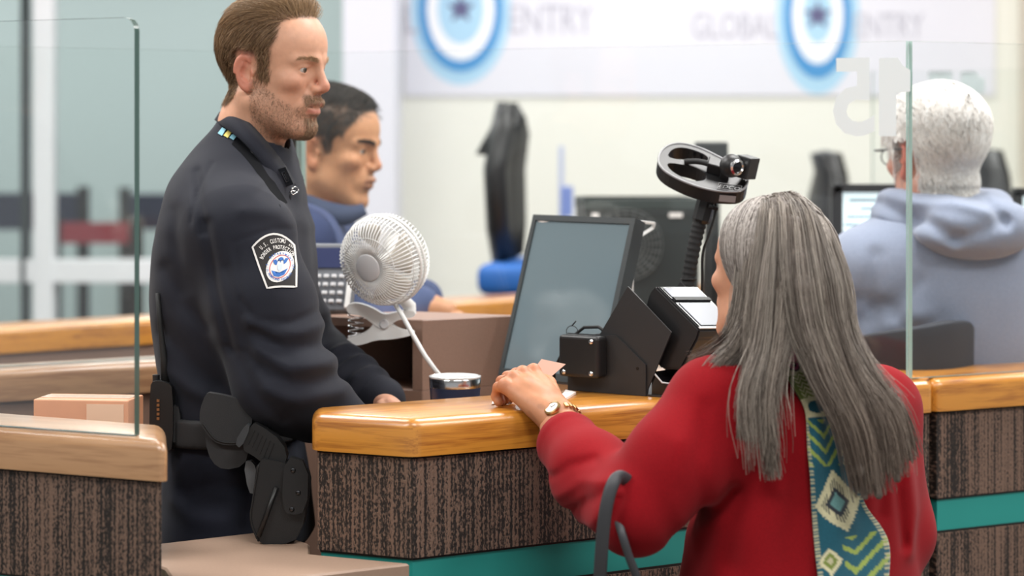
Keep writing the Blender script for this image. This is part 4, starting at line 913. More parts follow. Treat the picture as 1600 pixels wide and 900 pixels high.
# ---------------------------------------------------------------- the bearded man in navy uniform
M['navy'] = mat('navy_uniform_cloth', '#1e202a', .8, noise=.12, nscale=900, bump=.22, bscale=1500, sheen=.06, spec=.25)
M['navyknit'] = mat('navy_knit', '#2b3044', .85, noise=.16, nscale=700, bump=.25, bscale=900, sheen=.2, spec=.25)
M['trous'] = mat('navy_trouser_cloth', '#1e212d', .85, noise=.10, nscale=700, bump=.2, bscale=1300, sheen=.05, spec=.2)
M['nylon'] = mat('black_nylon', '#2a2a2c', .75, noise=.15, nscale=1200, bump=.5, bscale=1600)
M['boot'] = mat('black_boot_leather', '#161616', .35)
off = thing('person', 'bearded man in navy uniform with sleeve patch standing behind the counter', 'person', V(-.46, 3.95, 0), 'people at the booths')
HB = [(.094, .118), (.076, .107), (.056, .101), (.043, .093), (.045, .064), (.036, .047), (.034, .012), (.034, -.012), (.014, -.014), (.010, .026), (-.012, .040), (-.030, .036), (-.034, .01), (-.030, -.035), (-.046, -.058), (-.13, -.056), (-.15, .16), (.07, .18)]
oprm = dict(open=.0035, eye=.85, nose=.985, jaw=1.04, back=.092)
oH = frame((math.cos(math.radians(-24)), math.sin(math.radians(-24))), -7); oC = P(423, 114, 3.92); oS = .955
def off_head(p): return head_sdf(((p-oC.astype(np.float32))@oH.astype(np.float32))/oS, oprm)*oS
# torso table from back and front outline rows (px), at depth Y
OY = 3.95; oyw = 3.955
orow = [(186, 344, 438, .062), (196, 336, 444, .066), (206, 329, 450, .072), (225, 314, 456, .087), (250, 298, 462, .115), (275, 282, 468, .145), (305, 268, 474, .180), (350, 254, 482, .200), (400, 247, 488, .205), (450, 244, 492, .200), (500, 245, 490, .195), (550, 250, 484, .188), (600, 258, 476, .180), (645, 268, 470, .175), (665, 268, 470, .176)]
def rows(rr, Y): return [(ZC-(py-HZ)/FPX*Y, ((a+b)/2-800)/FPX*Y, Y, (b-a)/2/FPX*Y, w) for py, a, b, w in rr]
otab = smoothtab(rows(orow, OY), 70)
oS1, oE1, oW1 = P(376, 362, 3.785), P(441, 592, 3.735), P(535, 668, 3.79)      # near arm
oS2, oE2, oW2 = P(392, 362, 4.12), P(480, 560, 4.12), P(585, 622, 3.99)       # far arm
def cr(pxs, Y, w, d): return ([P(x, y, Y) for x, y in pxs], w, d)
ocre = [cr([(352, 420), (372, 500), (392, 560)], 3.68, .010, .004), cr([(398, 520), (440, 548), (500, 545)], 3.66, .013, .009), cr([(392, 505), (430, 522), (470, 520), (505, 512)], 3.66, .011, -.007),
        cr([(405, 545), (450, 574), (515, 570)], 3.66, .012, -.008), cr([(410, 575), (455, 600), (525, 596)], 3.66, .013, .009), cr([(420, 610), (470, 628), (530, 618)], 3.66, .012, -.006),
        cr([(372, 560), (400, 612), (440, 655)], 3.66, .013, .006), cr([(375, 470), (400, 500), (452, 505), (492, 490)], 3.66, .006, .0035), cr([(345, 545), (385, 552), (420, 590)], 3.66, .004, .0022),
        cr([(322, 350), (332, 430), (352, 500), (362, 545)], 3.70, .009, .010), cr([(300, 270), (318, 330), (322, 360)], 3.75, .008, .007), cr([(405, 300), (440, 318), (470, 345)], 3.70, .012, .006), cr([(380, 330), (430, 335), (468, 365)], 3.68, .013, -.005),
        cr([(330, 255), (313, 300), (308, 345)], 3.80, .004, .0025), cr([(365, 378), (420, 360), (472, 362)], 3.66, .0035, .0025), cr([(362, 380), (372, 440), (378, 492)], 3.66, .004, .0025),
        cr([(262, 420), (290, 470), (330, 505)], 3.8, .016, .006), cr([(258, 520), (300, 560), (340, 600)], 3.8, .018, .008), cr([(262, 580), (300, 606), (350, 625)], 3.8, .014, -.006), cr([(275, 330), (282, 400), (290, 450)], 3.8, .014, .004)]
def off_shirt(p):
    d = loft(p, otab, (.995, -.09), (.09, .995))
    d = smin(d, ell(p, P(358, 322, 3.95), (.085, .20, .085)), .05)                                   # trapezius and shoulders
    arm = chain(p, [oS1+V(-.01, .05, .03), oS1, (oS1+oE1)/2+V(.002, -.004, 0), oE1, oW1], [.062, .080, .0835, .0765, .052], .04)
    d = smin(d, arm, .028)
    arm2 = chain(p, [oS2+V(0, -.05, .03), oS2, oE2, oE2*.45+oW2*.55, oW2+V(.012, 0, -.004)], [.07, .08, .066, .054, .043], .03)
    d = smin(d, arm2, .03)
    for pts, w, dp in ocre: d = d+crease(p, pts, w, dp*.8)
    t = np.clip(((p-oE2.astype(np.float32))@(oW2-oE2).astype(np.float32))/float((oW2-oE2)@(oW2-oE2)), 0, 1); near2 = sstep(.09, .05, np.abs(arm2)+0)*sstep(.35, .6, t)*(p[:, 0] > oE2[0])
    d = d+.004*np.sin(t*34+wob(p, 5, 30))*near2
    d = d+.0022*wob(p, 11, 26, (1, 1, .7))+.0012*wob(p, 12, 60)
    # open neck
    nk = chain(p, [P(410, 175, 3.93), P(402, 235, 3.93), P(432, 292, 3.92)], [.056, .050, .016], .02)
    return smax(d, -nk, .006)
z0o, z1o = P(0, 668, OY)[2], 1.70
def off_shirt_cut(p): return np.maximum(off_shirt(p), z0o-p[:, 2])
shirt = organic('uniform_shirt', off_shirt_cut, (-.66, 3.60, z0o-.02), (-.17, 4.28, 1.69), .0036, M['navy'], off, 1)
# trousers with boots
zb = P(0, 652, OY)[2]
hx, hy = P(366, 0, OY)[0], OY
def off_tr(p):
    tt = smoothtab(rows([(640, 272, 466, .165), (690, 265, 470, .178), (750, 262, 480, .185), (800, 262, 485, .19), (840, 268, 488, .19)], OY), 30)
    d = loft(p, tt, (.995, -.09), (.09, .995))
    for s in (-1, 1):
        d = smin(d, chain(p, [V(hx+.002, hy+s*.095, .92), V(hx+.008, hy+s*.105, .50), V(hx-.008, hy+s*.11, .10)], [.100, .076, .066], .04), .05)
    for pts, w, dp in [cr([(270, 720), (300, 724), (330, 718)], 3.75, .0035, .003), cr([(285, 775), (330, 760), (380, 768)], 3.75, .012, .006), cr([(268, 790), (300, 812), (350, 815)], 3.75, .014, -.005), cr([(380, 700), (388, 760), (384, 830)], 3.75, .010, .006)]: d = d+crease(p, pts, w, dp)
    d = d+.003*wob(p, 21, 24); return np.maximum(np.maximum(d, p[:, 2]-zb), .07-p[:, 2])
organic('trousers', off_tr, (-.65, 3.70, .05), (-.30, 4.20, zb+.02), .0075, M['trous'], off, 1)
def boot(o, cx, cy, fx, fy, parent):
    f = unit(V(fx, fy, 0))
    def g(p): d = chain(p, [V(cx, cy, .05)-f*.05, V(cx, cy, .045)+f*.06, V(cx, cy, .035)+f*.16], [.046, .046, .036], .03); d = smin(d, cap(p, V(cx, cy, .05)-f*.03, V(cx, cy, .18)-f*.03, .048, .052), .03); return np.maximum(d, .003-p[:, 2])
    return organic('boot', g, (cx-.28, cy-.28, -.01), (cx+.28, cy+.28, .24), .008, M['boot'], parent, 1)
for s in (-1, 1): boot(off, hx, hy+s*.11, 1, -.1, off)
# body: head and neck, core under the clothes, hands
def hand_sdf(p, W, palm, fingers, k=.008):
    """W wrist centre; palm = list of ((x,y,z), r) ; fingers = list of (points, radii)"""
    d = None
    for a, b, ra, rb in palm: c = cap(p, a, b, ra, rb); d = c if d is None else smin(d, c, .012)
    f_ = None
    for pts, rad in fingers:
        c = chain(p, pts, rad, .003); f_ = c if f_ is None else np.minimum(f_, c)
    return smin(d, f_, k)
oh = [P(588, 626, 3.985), P(606, 629, 3.955), P(625, 639, 3.94)]
fing2 = [([P(608+i*3, 630+i*1.5, 3.925+i*.02), P(628+i*2, 640, 3.905+i*.021), P(640, 656, 3.90+i*.02), P(644, 662, 3.90+i*.02)], [.0088, .0085, .008, .007]) for i in range(4)]+[([P(596, 634, 3.93), P(612, 650, 3.895), P(625, 662, 3.885)], [.011, .0095, .008])]
palm2 = [(P(570, 616, 4.0), P(590, 626, 3.982), .026, .026), (P(590, 626, 3.975), P(612, 633, 3.935), .019, .013), (P(590, 627, 3.99), P(612, 633, 3.985), .019, .013), (P(592, 627, 3.98), P(612, 633, 3.96), .02, .014)]
def join(parts): 
    V_, F_, n = [], [], 0
    for v, f in parts: V_.append(v); F_.append(f+n); n += len(v)
    return np.concatenate(V_), np.concatenate(F_)
def core(arms, tab, ax, aw, legs, sh=.86):
    T = tab.copy(); T[:, 3] *= sh-.06; T[:, 4] *= sh-.04
    def g(p):
        d = loft(p, T, ax, aw)
        for pts, rad in arms+legs: d = smin(d, chain(p, pts, rad, .03), .03)
        return d
    return g
hv_ = snet(off_head, oC-V(.16, .16, .20), oC+V(.16, .16, .17), .0022); hv_ = (relax(*hv_, 1), hv_[1]); nh = len(hv_[0])
cv_ = snet(core([([oS1, oE1, oW1], [.06, .05, .036]), ([oS2, oE2, oW2], [.06, .045, .03])], otab, (.995, -.09), (.09, .995), [([V(hx, hy+s*.1, .95), V(hx, hy+s*.105, .5), V(hx-.008, hy+s*.11, .12)], [.085, .055, .04]) for s in (-1, 1)]), (-.66, 3.62, .08), (-.2, 4.28, 1.6), .012)
fh_ = snet(lambda p: hand_sdf(p, None, palm2, fing2), P(560, 600, 4.0)-V(.0, .16, .14), P(650, 600, 4.0)+V(.05, .1, .03), .003)
v, F = join([hv_, cv_, fh_]); q = ((hv_[0]-oC)@oH)/oS
colr = np.tile(np.array(S('#cf9a80')), (len(v), 1)); colr[:nh] = skin_cols(q, '#d3a084', '#bf6f5b', '#b3695e', HB, '#6d5643')
y_ = np.abs(q[:, 1]); bd = sstep(-.012, -.040, q[:, 2]-.35*np.clip(.02-q[:, 0], -.05, .05)*0)*sstep(-.012, .012, q[:, 0])*sstep(-.118, -.100, q[:, 2])
ckl = -.010-.62*(q[:, 0]-.02)+.30*np.maximum(q[:, 0]-.075, 0)*3; bd = sstep(0, -.018, q[:, 2]-np.maximum(ckl, -.047))*sstep(-.004, .014, q[:, 0]+.25*(q[:, 2]+.05)*0)*sstep(-.125, -.100, q[:, 2])
mus = sstep(.033, .026, y_)*sstep(-.052, -.046, q[:, 2])*sstep(-.026, -.031, q[:, 2])*sstep(.080, .088, q[:, 0]); chn = sstep(.03, .018, y_)*sstep(-.062, -.070, q[:, 2])*sstep(.06, .075, q[:, 0])
lipm = ((q[:, 2] > -.0625) & (q[:, 2] < -.0405-.2*y_) & (y_ < .023) & (q[:, 0] > .086)).astype(float)
bd = np.clip(np.maximum(bd*.46, np.maximum(mus*.62, chn*.58))*(1-lipm), 0, 1); beard = np.zeros((len(v), 3)); beard[:nh] = bd[:, None]
me = fast_mesh('body', v, F); set_col(me, colr); set_col(me, beard, 'beard'); body = link('body', me, skin_mat('skin_bearded_man', '#7d6150'), None, True); adopt(body, off)
eye_parts(oH, oC, off, '#65706a') if oS == 1 else None
def eyes(H, C, s_, parent, iris, look=0.0):
    for s in (-1, 1):
        c = C+s_*(H@V(.0762, s*.0318, .0142)); ax = unit(H[:, 0]+H[:, 1]*look); r = .0119*s_
        e = MB(); e.lathe(c, ax, [(0, -r)]+[(r*math.cos(a), r*math.sin(a)) for a in np.linspace(-1.45, 1.02, 16)], 24); e = e.build('eyeball', M['sclera'], parent, True)
        i = MB(); i.lathe(c, ax, [(r*.48, r*.87), (r*.45, r*.915), (r*.28, r*1.0), (0, r*1.03)], 20); i.build('iris', mat('iris', iris, .1), e, True)
        i = MB(); i.lathe(c, ax, [(r*.24, r*1.018), (r*.12, r*1.035), (0, r*1.04)], 16); i.build('pupil', M['blkgloss'], e, True)
eyes(oH, oC, oS, off, '#5d564a')
# hair
def hair_roots(verts, q, poly, n, rg, extra=None):
    m = inpoly(q[:, 0], q[:, 2], poly) & ~((np.abs(q[:, 1]) > .078) & (q[:, 2] < .045))
    if extra is not None: m &= extra
    w = softpoly(q, poly)**1.5*~((np.abs(q[:, 1]) > .078) & (q[:, 2] < .045)); w = w*(m if extra is not None else 1); i = rg.choice(len(q), n, p=w/w.sum()); return verts[i]+rg.normal(size=(n, 3))*.0008, q[i]
rg = np.random.default_rng(3)
R0, Q0 = hair_roots(hv_[0], q, HB, 14000, rg); n0 = len(R0)
top = sstep(.085, .115, Q0[:, 2]); front = sstep(.03, .08, Q0[:, 0])*top; sgn = np.where(Q0[:, 1] >= 0, 1., -1.)
dl_ = np.stack([-.52+.2*rg.normal(size=n0)*.4-top*.4, sgn*.12*(1-top)+.45*top+.10*rg.normal(size=n0), -.85*(1-top)+.05*rg.normal(size=n0)], 1)
dl_[:, 0] = np.where((Q0[:, 0] > .01) & (Q0[:, 2] < .05), -.12+.1*rg.normal(size=n0), dl_[:, 0])
dl_ = dl_+front[:, None]*np.array([.35, .25, .55]); dw = dl_@oH.T
nape = sstep(.045, -.03, Q0[:, 2]); side = (Q0[:, 2] < .03) & (Q0[:, 0] > .0); ln = (.045+.012*rg.random(n0))*(1-.72*nape); ln = np.where(side, .011, ln)*oS; ln = np.where((Q0[:, 2] < .085) & (Q0[:, 0] > -.045) & (Q0[:, 0] <= .04) & ~side, np.clip((Q0[:, 2]-.035)*.9, .010, .04), ln)
hh = .0045+.006*rg.random(n0); hh = hh*(1-.85*nape); hh = np.where(side, .0015, hh); hh = hh+front*.012+top*.004
St = grow(off_head, R0, dw, ln, 8, lambda t: hh*min(1, t*2.2)); St += (rg.normal(size=(n0, 1, 3))*.0012)*np.linspace(0, 1, 8)[None, :, None]
qa = ((St-oC)@oH)/oS; kp = ~((np.abs(qa[..., 1]) > .070) & (qa[..., 0] < .012) & (qa[..., 0] > -.034) & (qa[..., 2] < .032)).any(1); St = St[kp]; top = top[kp]; n0 = int(kp.sum())
Rr = np.linspace(.00034, .00018, 8)[None]*np.ones((n0, 1)); tone = rg.random((n0, 1)); C_ = np.array(S('#5f4733'))*(1-tone)+np.array(S('#a78867'))*tone
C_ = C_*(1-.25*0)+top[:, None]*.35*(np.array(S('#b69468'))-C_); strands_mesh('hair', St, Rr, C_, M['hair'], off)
# eyebrows, moustache and beard bristles
def bristles(name, f_sdf, verts, qq, mask, n, dirf, ln_, rad, c1, c2, parent, H, seed, lift=.0012, K=4):
    r_ = np.random.default_rng(seed); i = np.where(mask)[0]
    if len(i) == 0: return
    i = r_.choice(i, n); R_ = verts[i]+r_.normal(size=(n, 3))*.0006; d_ = dirf(qq[i])+r_.normal(size=(n, 3))*.22; s_ = grow(f_sdf, R_, d_@H.T, ln_*(.6+.8*r_.random(n)), K, lambda t: lift*t*(1+0*R_[:, 0])); s_ += r_.normal(size=(n, 1, 3))*.0006*np.linspace(0, 1, K)[None, :, None]
    t_ = r_.random((n, 1)); strands_mesh(name, s_, np.linspace(rad, rad*.5, K)[None]*np.ones((n, 1)), np.array(S(c1))*(1-t_)+np.array(S(c2))*t_, M['hair'], parent)
def brow_mask(q): y = np.abs(q[:, 1]); return (y > .012) & (y < .050) & (np.abs(q[:, 2]-(.0315+.0035*np.sin((y-.012)/.038*2.6))) < .0036-.0014*(y-.012)/.038) & (q[:, 0] > .05)
for s_ in (-1, 1): bristles('eyebrow_hair', off_head, hv_[0], q, brow_mask(q) & (q[:, 1]*s_ > 0), 210, lambda a: np.stack([-.25+0*a[:, 0], np.sign(a[:, 1])*.9, .35-(np.abs(a[:, 1])-.012)*14], 1), .008, .00022, '#9a7856', '#c8a883', off, oH, 31, .0018)
bristles('beard_stubble', off_head, hv_[0], q, bd > .55, 1500, lambda a: np.stack([.25+0*a[:, 0], np.sign(a[:, 1])*.25, -.9+0*a[:, 0]], 1), .0062, .00026, '#7a5d47', '#bb9a7b', off, oH, 32, .0020)
bristles('beard_stubble', off_head, hv_[0], q, (bd > .2) & (bd <= .55), 4600, lambda a: np.stack([.2+0*a[:, 0], np.sign(a[:, 1])*.2, -.8+0*a[:, 0]], 1), .0026, .00020, '#6f5441', '#ab8d73', off, oH, 33, .0012)
# collar
ct = [P(352, 168, 3.955), P(366, 177, 3.895), P(392, 200, 3.868), P(420, 231, 3.862), P(444, 262, 3.872), P(461, 290, 3.895)]
co = [P(336, 188, 3.955), P(348, 197, 3.885), P(377, 219, 3.845), P(406, 251, 3.835), P(434, 290, 3.845), P(452, 316, 3.872)]
ci = [P(352, 184, 3.955), P(368, 200, 3.905), P(394, 226, 3.88), P(421, 257, 3.875), P(444, 285, 3.882), P(458, 303, 3.897)]
def collar(name, mir, m_, parent):
    fl = (lambda p: V(p[0]+.003, 2*3.955-p[1], p[2]+.004)) if mir else (lambda p: p); a, b, c = [spline([fl(p) for p in s_], 5) for s_ in (ci, ct, co)]; n = len(a); v = []
    for i in range(n):
        mid = b[i]+(unit(b[i]-a[i])+unit(b[i]-c[i]))*.0025; v += [a[i], a[i]*.5+b[i]*.5, b[i], mid, b[i]*.5+c[i]*.5+V(0, -.003 if not mir else .003, .002), c[i]]
    mb = MB(); mb.add(v, [(i*6+j, i*6+j+1, (i+1)*6+j+1, (i+1)*6+j) for i in range(n-1) for j in range(5)]); o = mb.build(name, m_, parent, True); md = o.modifiers.new('s', 'SOLIDIFY'); md.thickness = .0035; md.offset = 0; return o
collar('collar', False, M['navy'], off); collar('collar', True, M['navy'], off)
dg = bpy.context.evaluated_depsgraph_get()
def bvh_of(o): me = o.data; off_ = o.matrix_world.translation if False else None; return BVHTree.FromPolygons([tuple(v.co) for v in me.vertices], [tuple(p.vertices) for p in me.polygons])
sb = bvh_of(shirt)
def proj(p, d, off_d=.0008):
    """project a point along d on the shirt"""
    h = sb.ray_cast(Vector(tuple(p-d*.15)), Vector(tuple(d)), .6)
    return (np.array(h[0])+np.array(h[1])*off_d*(1 if np.dot(np.array(h[1]), d) < 0 else -1)) if h[0] is not None else p
VD = V(0, 1, 0)
def onshirt(px, py, o_=.0008):
    d = unit(P(px, py, 1.0)-V(0, 0, ZC)); h = sb.ray_cast(Vector((0, 0, ZC)), Vector(tuple(d)), 9)
    return (np.array(h[0])-d*o_) if h[0] is not None else P(px, py, 3.8)
def decal(name, pts, m_, parent, o_=.001, n=6):
    """filled outline (px) laid on the shirt"""
    mb = MB(); c = np.mean(pts, 0); k = len(pts); v = [onshirt(*c, o_)]; f = []
    for j in range(1, n+1):
        for p in pts: q_ = c+(np.array(p)-c)*j/n; v.append(onshirt(q_[0], q_[1], o_))
    f += [(0, 1+i, 1+(i+1) % k) for i in range(k)]
    for j in range(n-1): f += [(1+j*k+i, 1+(j+1)*k+i, 1+(j+1)*k+(i+1) % k, 1+j*k+(i+1) % k) for i in range(k)]
    mb.add(v, f); return mb.build(name, m_, parent, True)
def band(name, pts, wd, m_, parent, o_=.0012, closed=True):
    p = [np.array(q_, float) for q_ in pts]; n = len(p); mb = MB(); v = []
    for i in range(n):
        a, b = p[(i-1) % n], p[(i+1) % n]
        if not closed: a, b = p[max(i-1, 0)], p[min(i+1, n-1)]
        t_ = unit(b-a); nn2 = np.array([-t_[1], t_[0]])*wd/2; v += [onshirt(*(p[i]-nn2), o_), onshirt(*(p[i]+nn2), o_)]
    r_ = range(n if closed else n-1); mb.add(v, [(2*i, 2*i+1, (2*((i+1) % n))+1, 2*((i+1) % n)) for i in r_]); return mb.build(name, m_, parent, True)
# sleeve patch
def densify(pts, n=5): return [np.array(pts[i])*(1-k/n)+np.array(pts[(i+1) % len(pts)])*k/n for i in range(len(pts)) for k in range(n)]
pk = {'blk': mat('patch_black', '#2a2727', .85), 'wh': mat('patch_white_thread', '#dedbd8', .8), 'bl': mat('patch_blue_thread', '#2f66b0', .8), 'rd': mat('patch_red_thread', '#c8524f', .8), 'lb': mat('patch_pale_blue', '#c3cfe4', .8)}
arc = lambda x0, x1, y0, y1, sag, n=9: [(x0+(x1-x0)*k/(n-1), y0+(y1-y0)*k/(n-1)-sag*4*(k/(n-1))*(1-k/(n-1))) for k in range(n)]
outl = [(394.5, 386)]+arc(394.5, 460, 386, 383, 19, 11)[1:-1]+[(460, 383), (463.5, 415), (463, 448)]+arc(463, 417.5, 449, 450, 2, 5)[1:-1]+[(417.5, 450), (405, 417)]
patch = decal('sleeve_patch', densify(outl, 2), pk['blk'], off, .0012, 16); outd = densify(outl, 3)
def sub(o, par): return adopt_sub(o, par)
band('patch_border', outd, 3.0, pk['wh'], patch, .002)
sc_ = np.array((437.5, 416.5)); sa = math.radians(-7)
def seal(x, y): return (sc_[0]+(x*math.cos(sa)-y*math.sin(sa))*.93, sc_[1]-(y*math.cos(sa)+x*math.sin(sa)*-1)*1.04)
circ = lambda r, n=30: [seal(r*math.cos(a), r*math.sin(a)) for a in np.linspace(0, 2*math.pi, n, endpoint=False)]
decal('seal_disc', circ(23.6), pk['wh'], patch, .0020, 12); band('seal_ring', circ(17.3), 1.2, pk['rd'], patch, .0025)
decal('seal_wing', [seal(*q_) for q_ in ((-13.5, 11), (-8, 12), (-5, 8), (-6, 3), (-10, 5))], pk['bl'], patch, .0027, 4); decal('seal_wing', [seal(*q_) for q_ in ((13.5, 11), (8, 12), (5, 8), (6, 3), (10, 5))], pk['bl'], patch, .0027, 4)
decal('seal_crest', [seal(*q_) for q_ in ((-6, 8), (-4, 13), (0, 14.5), (4, 13), (6, 8), (2, 10), (0, 6), (-2, 10))], pk['bl'], patch, .0027, 4); decal('seal_base', [seal(*q_) for q_ in ((-14, -4), (-9, -6), (0, -9.5), (9, -6), (14, -4), (9, -13), (0, -15.5), (-9, -13))], pk['bl'], patch, .0027, 4)
decal('seal_shield', [seal(*q_) for q_ in ((-4, 4), (4, 4), (4, -3), (0, -7), (-4, -3))], pk['lb'], patch, .0029, 4)
def arc_text(txt, r, a0, a1, h, m_, cen, squash=1.0, flip=False, nm='lettering'):
    mb = MB(); k = len(txt); cx, cy = cen
    for i, chh in enumerate(txt):
        if chh == ' ': continue
        th = math.radians(a0+(a1-a0)*i/(k-1)); v, f = text_mesh(chh, h*1.35, 0, h*.03)
        sg = -1 if flip else 1; x = (r+sg*v[:, 1])*math.cos(th)+sg*v[:, 0]*math.sin(th)*squash; y = (r+sg*v[:, 1])*math.sin(th)-sg*v[:, 0]*math.cos(th)*squash
        mb.add([onshirt(cx+a, cy-b, .0026) for a, b in zip(x, y)], f)
    return mb.build(nm, m_, patch)
arc_text('U.S. CUSTOMS', 38.5, 135, 75, 7.0, pk['wh'], (435.5, 414.5), .52); arc_text('AND', 36, 62, 52, 3.8, pk['wh'], (435.5, 414.5), .6)
arc_text('BORDER PROTECTION', 28.6, 156, 37, 6.2, pk['wh'], (435.2, 414.8), .62)
arc_text('U.S. DEPARTMENT OF', 20.4, 196, -8, 3.6, pk['bl'], sc_, .9); arc_text('HOMELAND SECURITY', 20.4, 214, 328, 3.6, pk['bl'], sc_, .8, True)
# collar ribbon, lanyard, pins
for i, c_ in enumerate(('#86bfcf', '#e3cf6a', '#86bfcf')):
    x0 = 344+i*9; mb = MB(); a = P(x0+6, 196+i*5, 3.835); b = P(x0+11, 199+i*5, 3.83); c = P(x0+4, 212+i*4, 3.815); d = P(x0-2, 208+i*4, 3.82)
    pts = [onshirt(x0+3.5, 199.5+i*4.2, .002), onshirt(x0+9.5, 202.5+i*4.2, .002), onshirt(x0+3.0, 212.5+i*3.4, .002), onshirt(x0-3.5, 208.5+i*3.4, .002)]
    mb.add(pts, [(0, 1, 2, 3)]); o = mb.build('ribbon_stripe', mat('ribbon_'+c_[1:], c_, .7), off); md = o.modifiers.new('s', 'SOLIDIFY'); md.thickness = .001
band('lanyard_strap', [(366, 220), (380, 233), (400, 256), (425, 290), (444, 320)], 13, mat('lanyard_black', '#141518', .9, spec=.1), off, .0016, False)
bp_ = onshirt(397, 236, .003); mb = MB(); mb.lathe(bp_, V(-.1, -.9, .4), [(0, .002), (.005, .002), (.0062, .0005), (.0062, -.003), (0, -.003)], 20); mb.build('button', mat('dark_button', '#33343a', .4), off, True, 40)
pp = P(447, 276, 3.862); pu_ = unit(P(455, 292, 3.872)-P(441, 262, 3.862)); pw_ = unit(np.cross(pu_, V(.15, .95, .2))); mb = MB()
mb.box(pp+V(0, -.006, 0), pu_, pw_, np.cross(pu_, pw_), .017, .0075, .0016, .0008); o = mb.build('collar_pin', mat('pin_black', '#1d1f25', .4), off)
mb = MB(); cc_ = pp+V(0, -.0085, 0)
for s_, hw_, hh_ in ((1, .009, .0006), (-1, .009, .0006)): mb.box(cc_+pw_*.0028*s_, pu_, pw_, np.cross(pu_, pw_), hw_, hh_, .0005)
for s_ in (-1, 1): mb.box(cc_+pu_*.009*s_, pu_, pw_, np.cross(pu_, pw_), .0006, .0034, .0005)
mb.box(cc_, pu_, pw_, np.cross(pu_, pw_), .005, .0006, .0005); mb.build('pin_outline', M['chrome'], o)
mb = MB(); mb.tube(spline([P(452, 302, 3.85), P(456, 296, 3.845), P(461, 292, 3.85), P(466, 296, 3.86), P(463, 301, 3.85), P(457, 304, 3.845), P(455, 299, 3.845), P(461, 299, 3.85)], 5), .0011, 6); mb.build('badge_clasp', M['chrome'], off, True)
# belt
bz0, bz1 = P(0, 693, 3.85)[2], P(0, 648, 3.85)[2]
def off_belt(p):
    tt = np.array([(bz0-.05, *rows([(670, 268, 470, .176)], OY)[0][1:]), (bz1+.05, *rows([(665, 269, 470, .176)], OY)[0][1:])]); d = loft(p, tt, (.995, -.09), (.09, .995))
    return np.maximum(np.abs(d-.004)-.0055, np.abs(p[:, 2]-(bz0+bz1)/2+.05*(p[:, 0]+.5)*0)-.024)
organic('duty_belt', off_belt, (-.66, 3.72, bz0-.02), (-.28, 4.2, bz1+.03), .005, M['nylon'], off, 1)
# things worn on the belt
pou = thing('belt_pouch', 'black nylon flap pouch on the uniformed man belt', 'pouch', P(352, 735, 3.75), 'gear on the duty belt')
yb = 3.735
def slab(px, Y, th, rnd=.006):
    mb = MB(); pts = smoothpoly(px, 1); mb.plate([P(x, y, Y) for x, y in pts], Y3, th); ed = [e for e in mb.bm.edges if len(e.link_faces) == 2 and e.calc_face_angle(0) > 1.2]
    bmesh.ops.bevel(mb.bm, geom=ed, offset=rnd, segments=3, profile=.5, affect='EDGES'); return mb
slab([(322, 632), (392, 640), (390, 700), (382, 728), (350, 735), (330, 722), (320, 690)], yb-.035, .05).build('pouch_body', M['nylon'], pou, True, 50)
slab([(321, 616), (328, 613), (394, 628), (394, 665), (386, 692), (356, 697), (332, 690), (312, 662), (312, 640)], yb-.043, .020, .004).build('flap', M['nylon'], pou, True, 50)
mb = MB(); mb.tube(spline([P(317, 662, yb-.0436), P(336, 686, yb-.0436), P(360, 692, yb-.0436), P(384, 687, yb-.0436), P(390, 664, yb-.0436)], 6), .0014, 6); mb.build('flap_binding', M['rubber'], pou, True)
hol = thing('pistol_holster', 'black holster with pistol grip at the uniformed man hip', 'holster', P(430, 830, 3.72), 'gear on the duty belt')
slab([(402, 715), (440, 722), (478, 735), (484, 760), (470, 840), (440, 852), (404, 852), (388, 812), (396, 770)], 3.66, .05, .008).build('holster_shell', mat('holster_polymer', '#191a1c', .5, bump=.2, bscale=900), hol, True, 50)
slab([(444, 712), (482, 722), (480, 800), (452, 806), (440, 790)], 3.648, .02, .004).build('retention_guard', bpy.data.materials['holster_polymer'], hol, True, 50)
slab([(392, 664), (402, 661), (442, 690), (450, 722), (428, 742), (405, 718), (374, 700)], 3.668, .034, .007).build('pistol_grip', M['blk'], hol, True, 50)
slab([(366, 692), (384, 662), (392, 667), (376, 702)], 3.664, .04, .003).build('magazine_base', mat('magazine_grey', '#3a3c3f', .4), hol, True, 50)
mb = MB()
for k_ in range(6): mb.tube([P(398+k_*6, 672+k_*4.2, 3.6672), P(388+k_*6, 694+k_*5, 3.6672)], .0009, 5)
mb.build('grip_texture', M['rubber'], hol)
for x_, y_ in ((458, 735), (466, 770), (456, 796)):
    mb = MB(); mb.lathe(P(x_, y_, 3.6478), -Y3, [(.004, 0), (.004, .0008), (.0028, .0018), (0, .002)], 12); mb.build('screw', mat('dark_screw', '#4a4b4e', .3, metal=1) if x_ == 458 else bpy.data.materials['dark_screw'], hol, True)
mb = MB(); mb.tube(spline([P(404, 726, 3.6592), P(396, 775, 3.6592), P(392, 812, 3.6592), P(404, 846, 3.6592)], 6), .0016, 6); mb.build('shell_seam', M['rubber'], hol, True)
slab([(380, 722), (396, 720), (404, 748), (398, 772), (388, 770)], 3.69, .02, .004).build('holster_strap', mat('strap_grey', '#55575a', .6), hol, True, 50)
mb = MB(); mb.tube([P(432, 762, 3.655), P(404, 838, 3.655)], .004, 8); mb.build('shell_rib', M['blk'], hol, True)
rad = thing('handheld_radio', 'black handheld radio with antenna clipped on the belt at the back', 'radio', P(252, 705, 3.80), 'gear on the duty belt')
slab([(234, 604), (240, 594), (262, 598), (270, 606), (270, 700), (262, 706), (240, 702), (233, 690)], 3.775, .04, .005).build('radio_body', M['blk'], rad, True, 50)
mb = MB(); mb.tube([P(258, 600, 3.795), P(256, 560, 3.795), P(250, 505, 3.795), P(246, 458, 3.795)], [.0062, .0058, .0045, .0036], 10); mb.build('antenna', M['rubber'], rad, True)
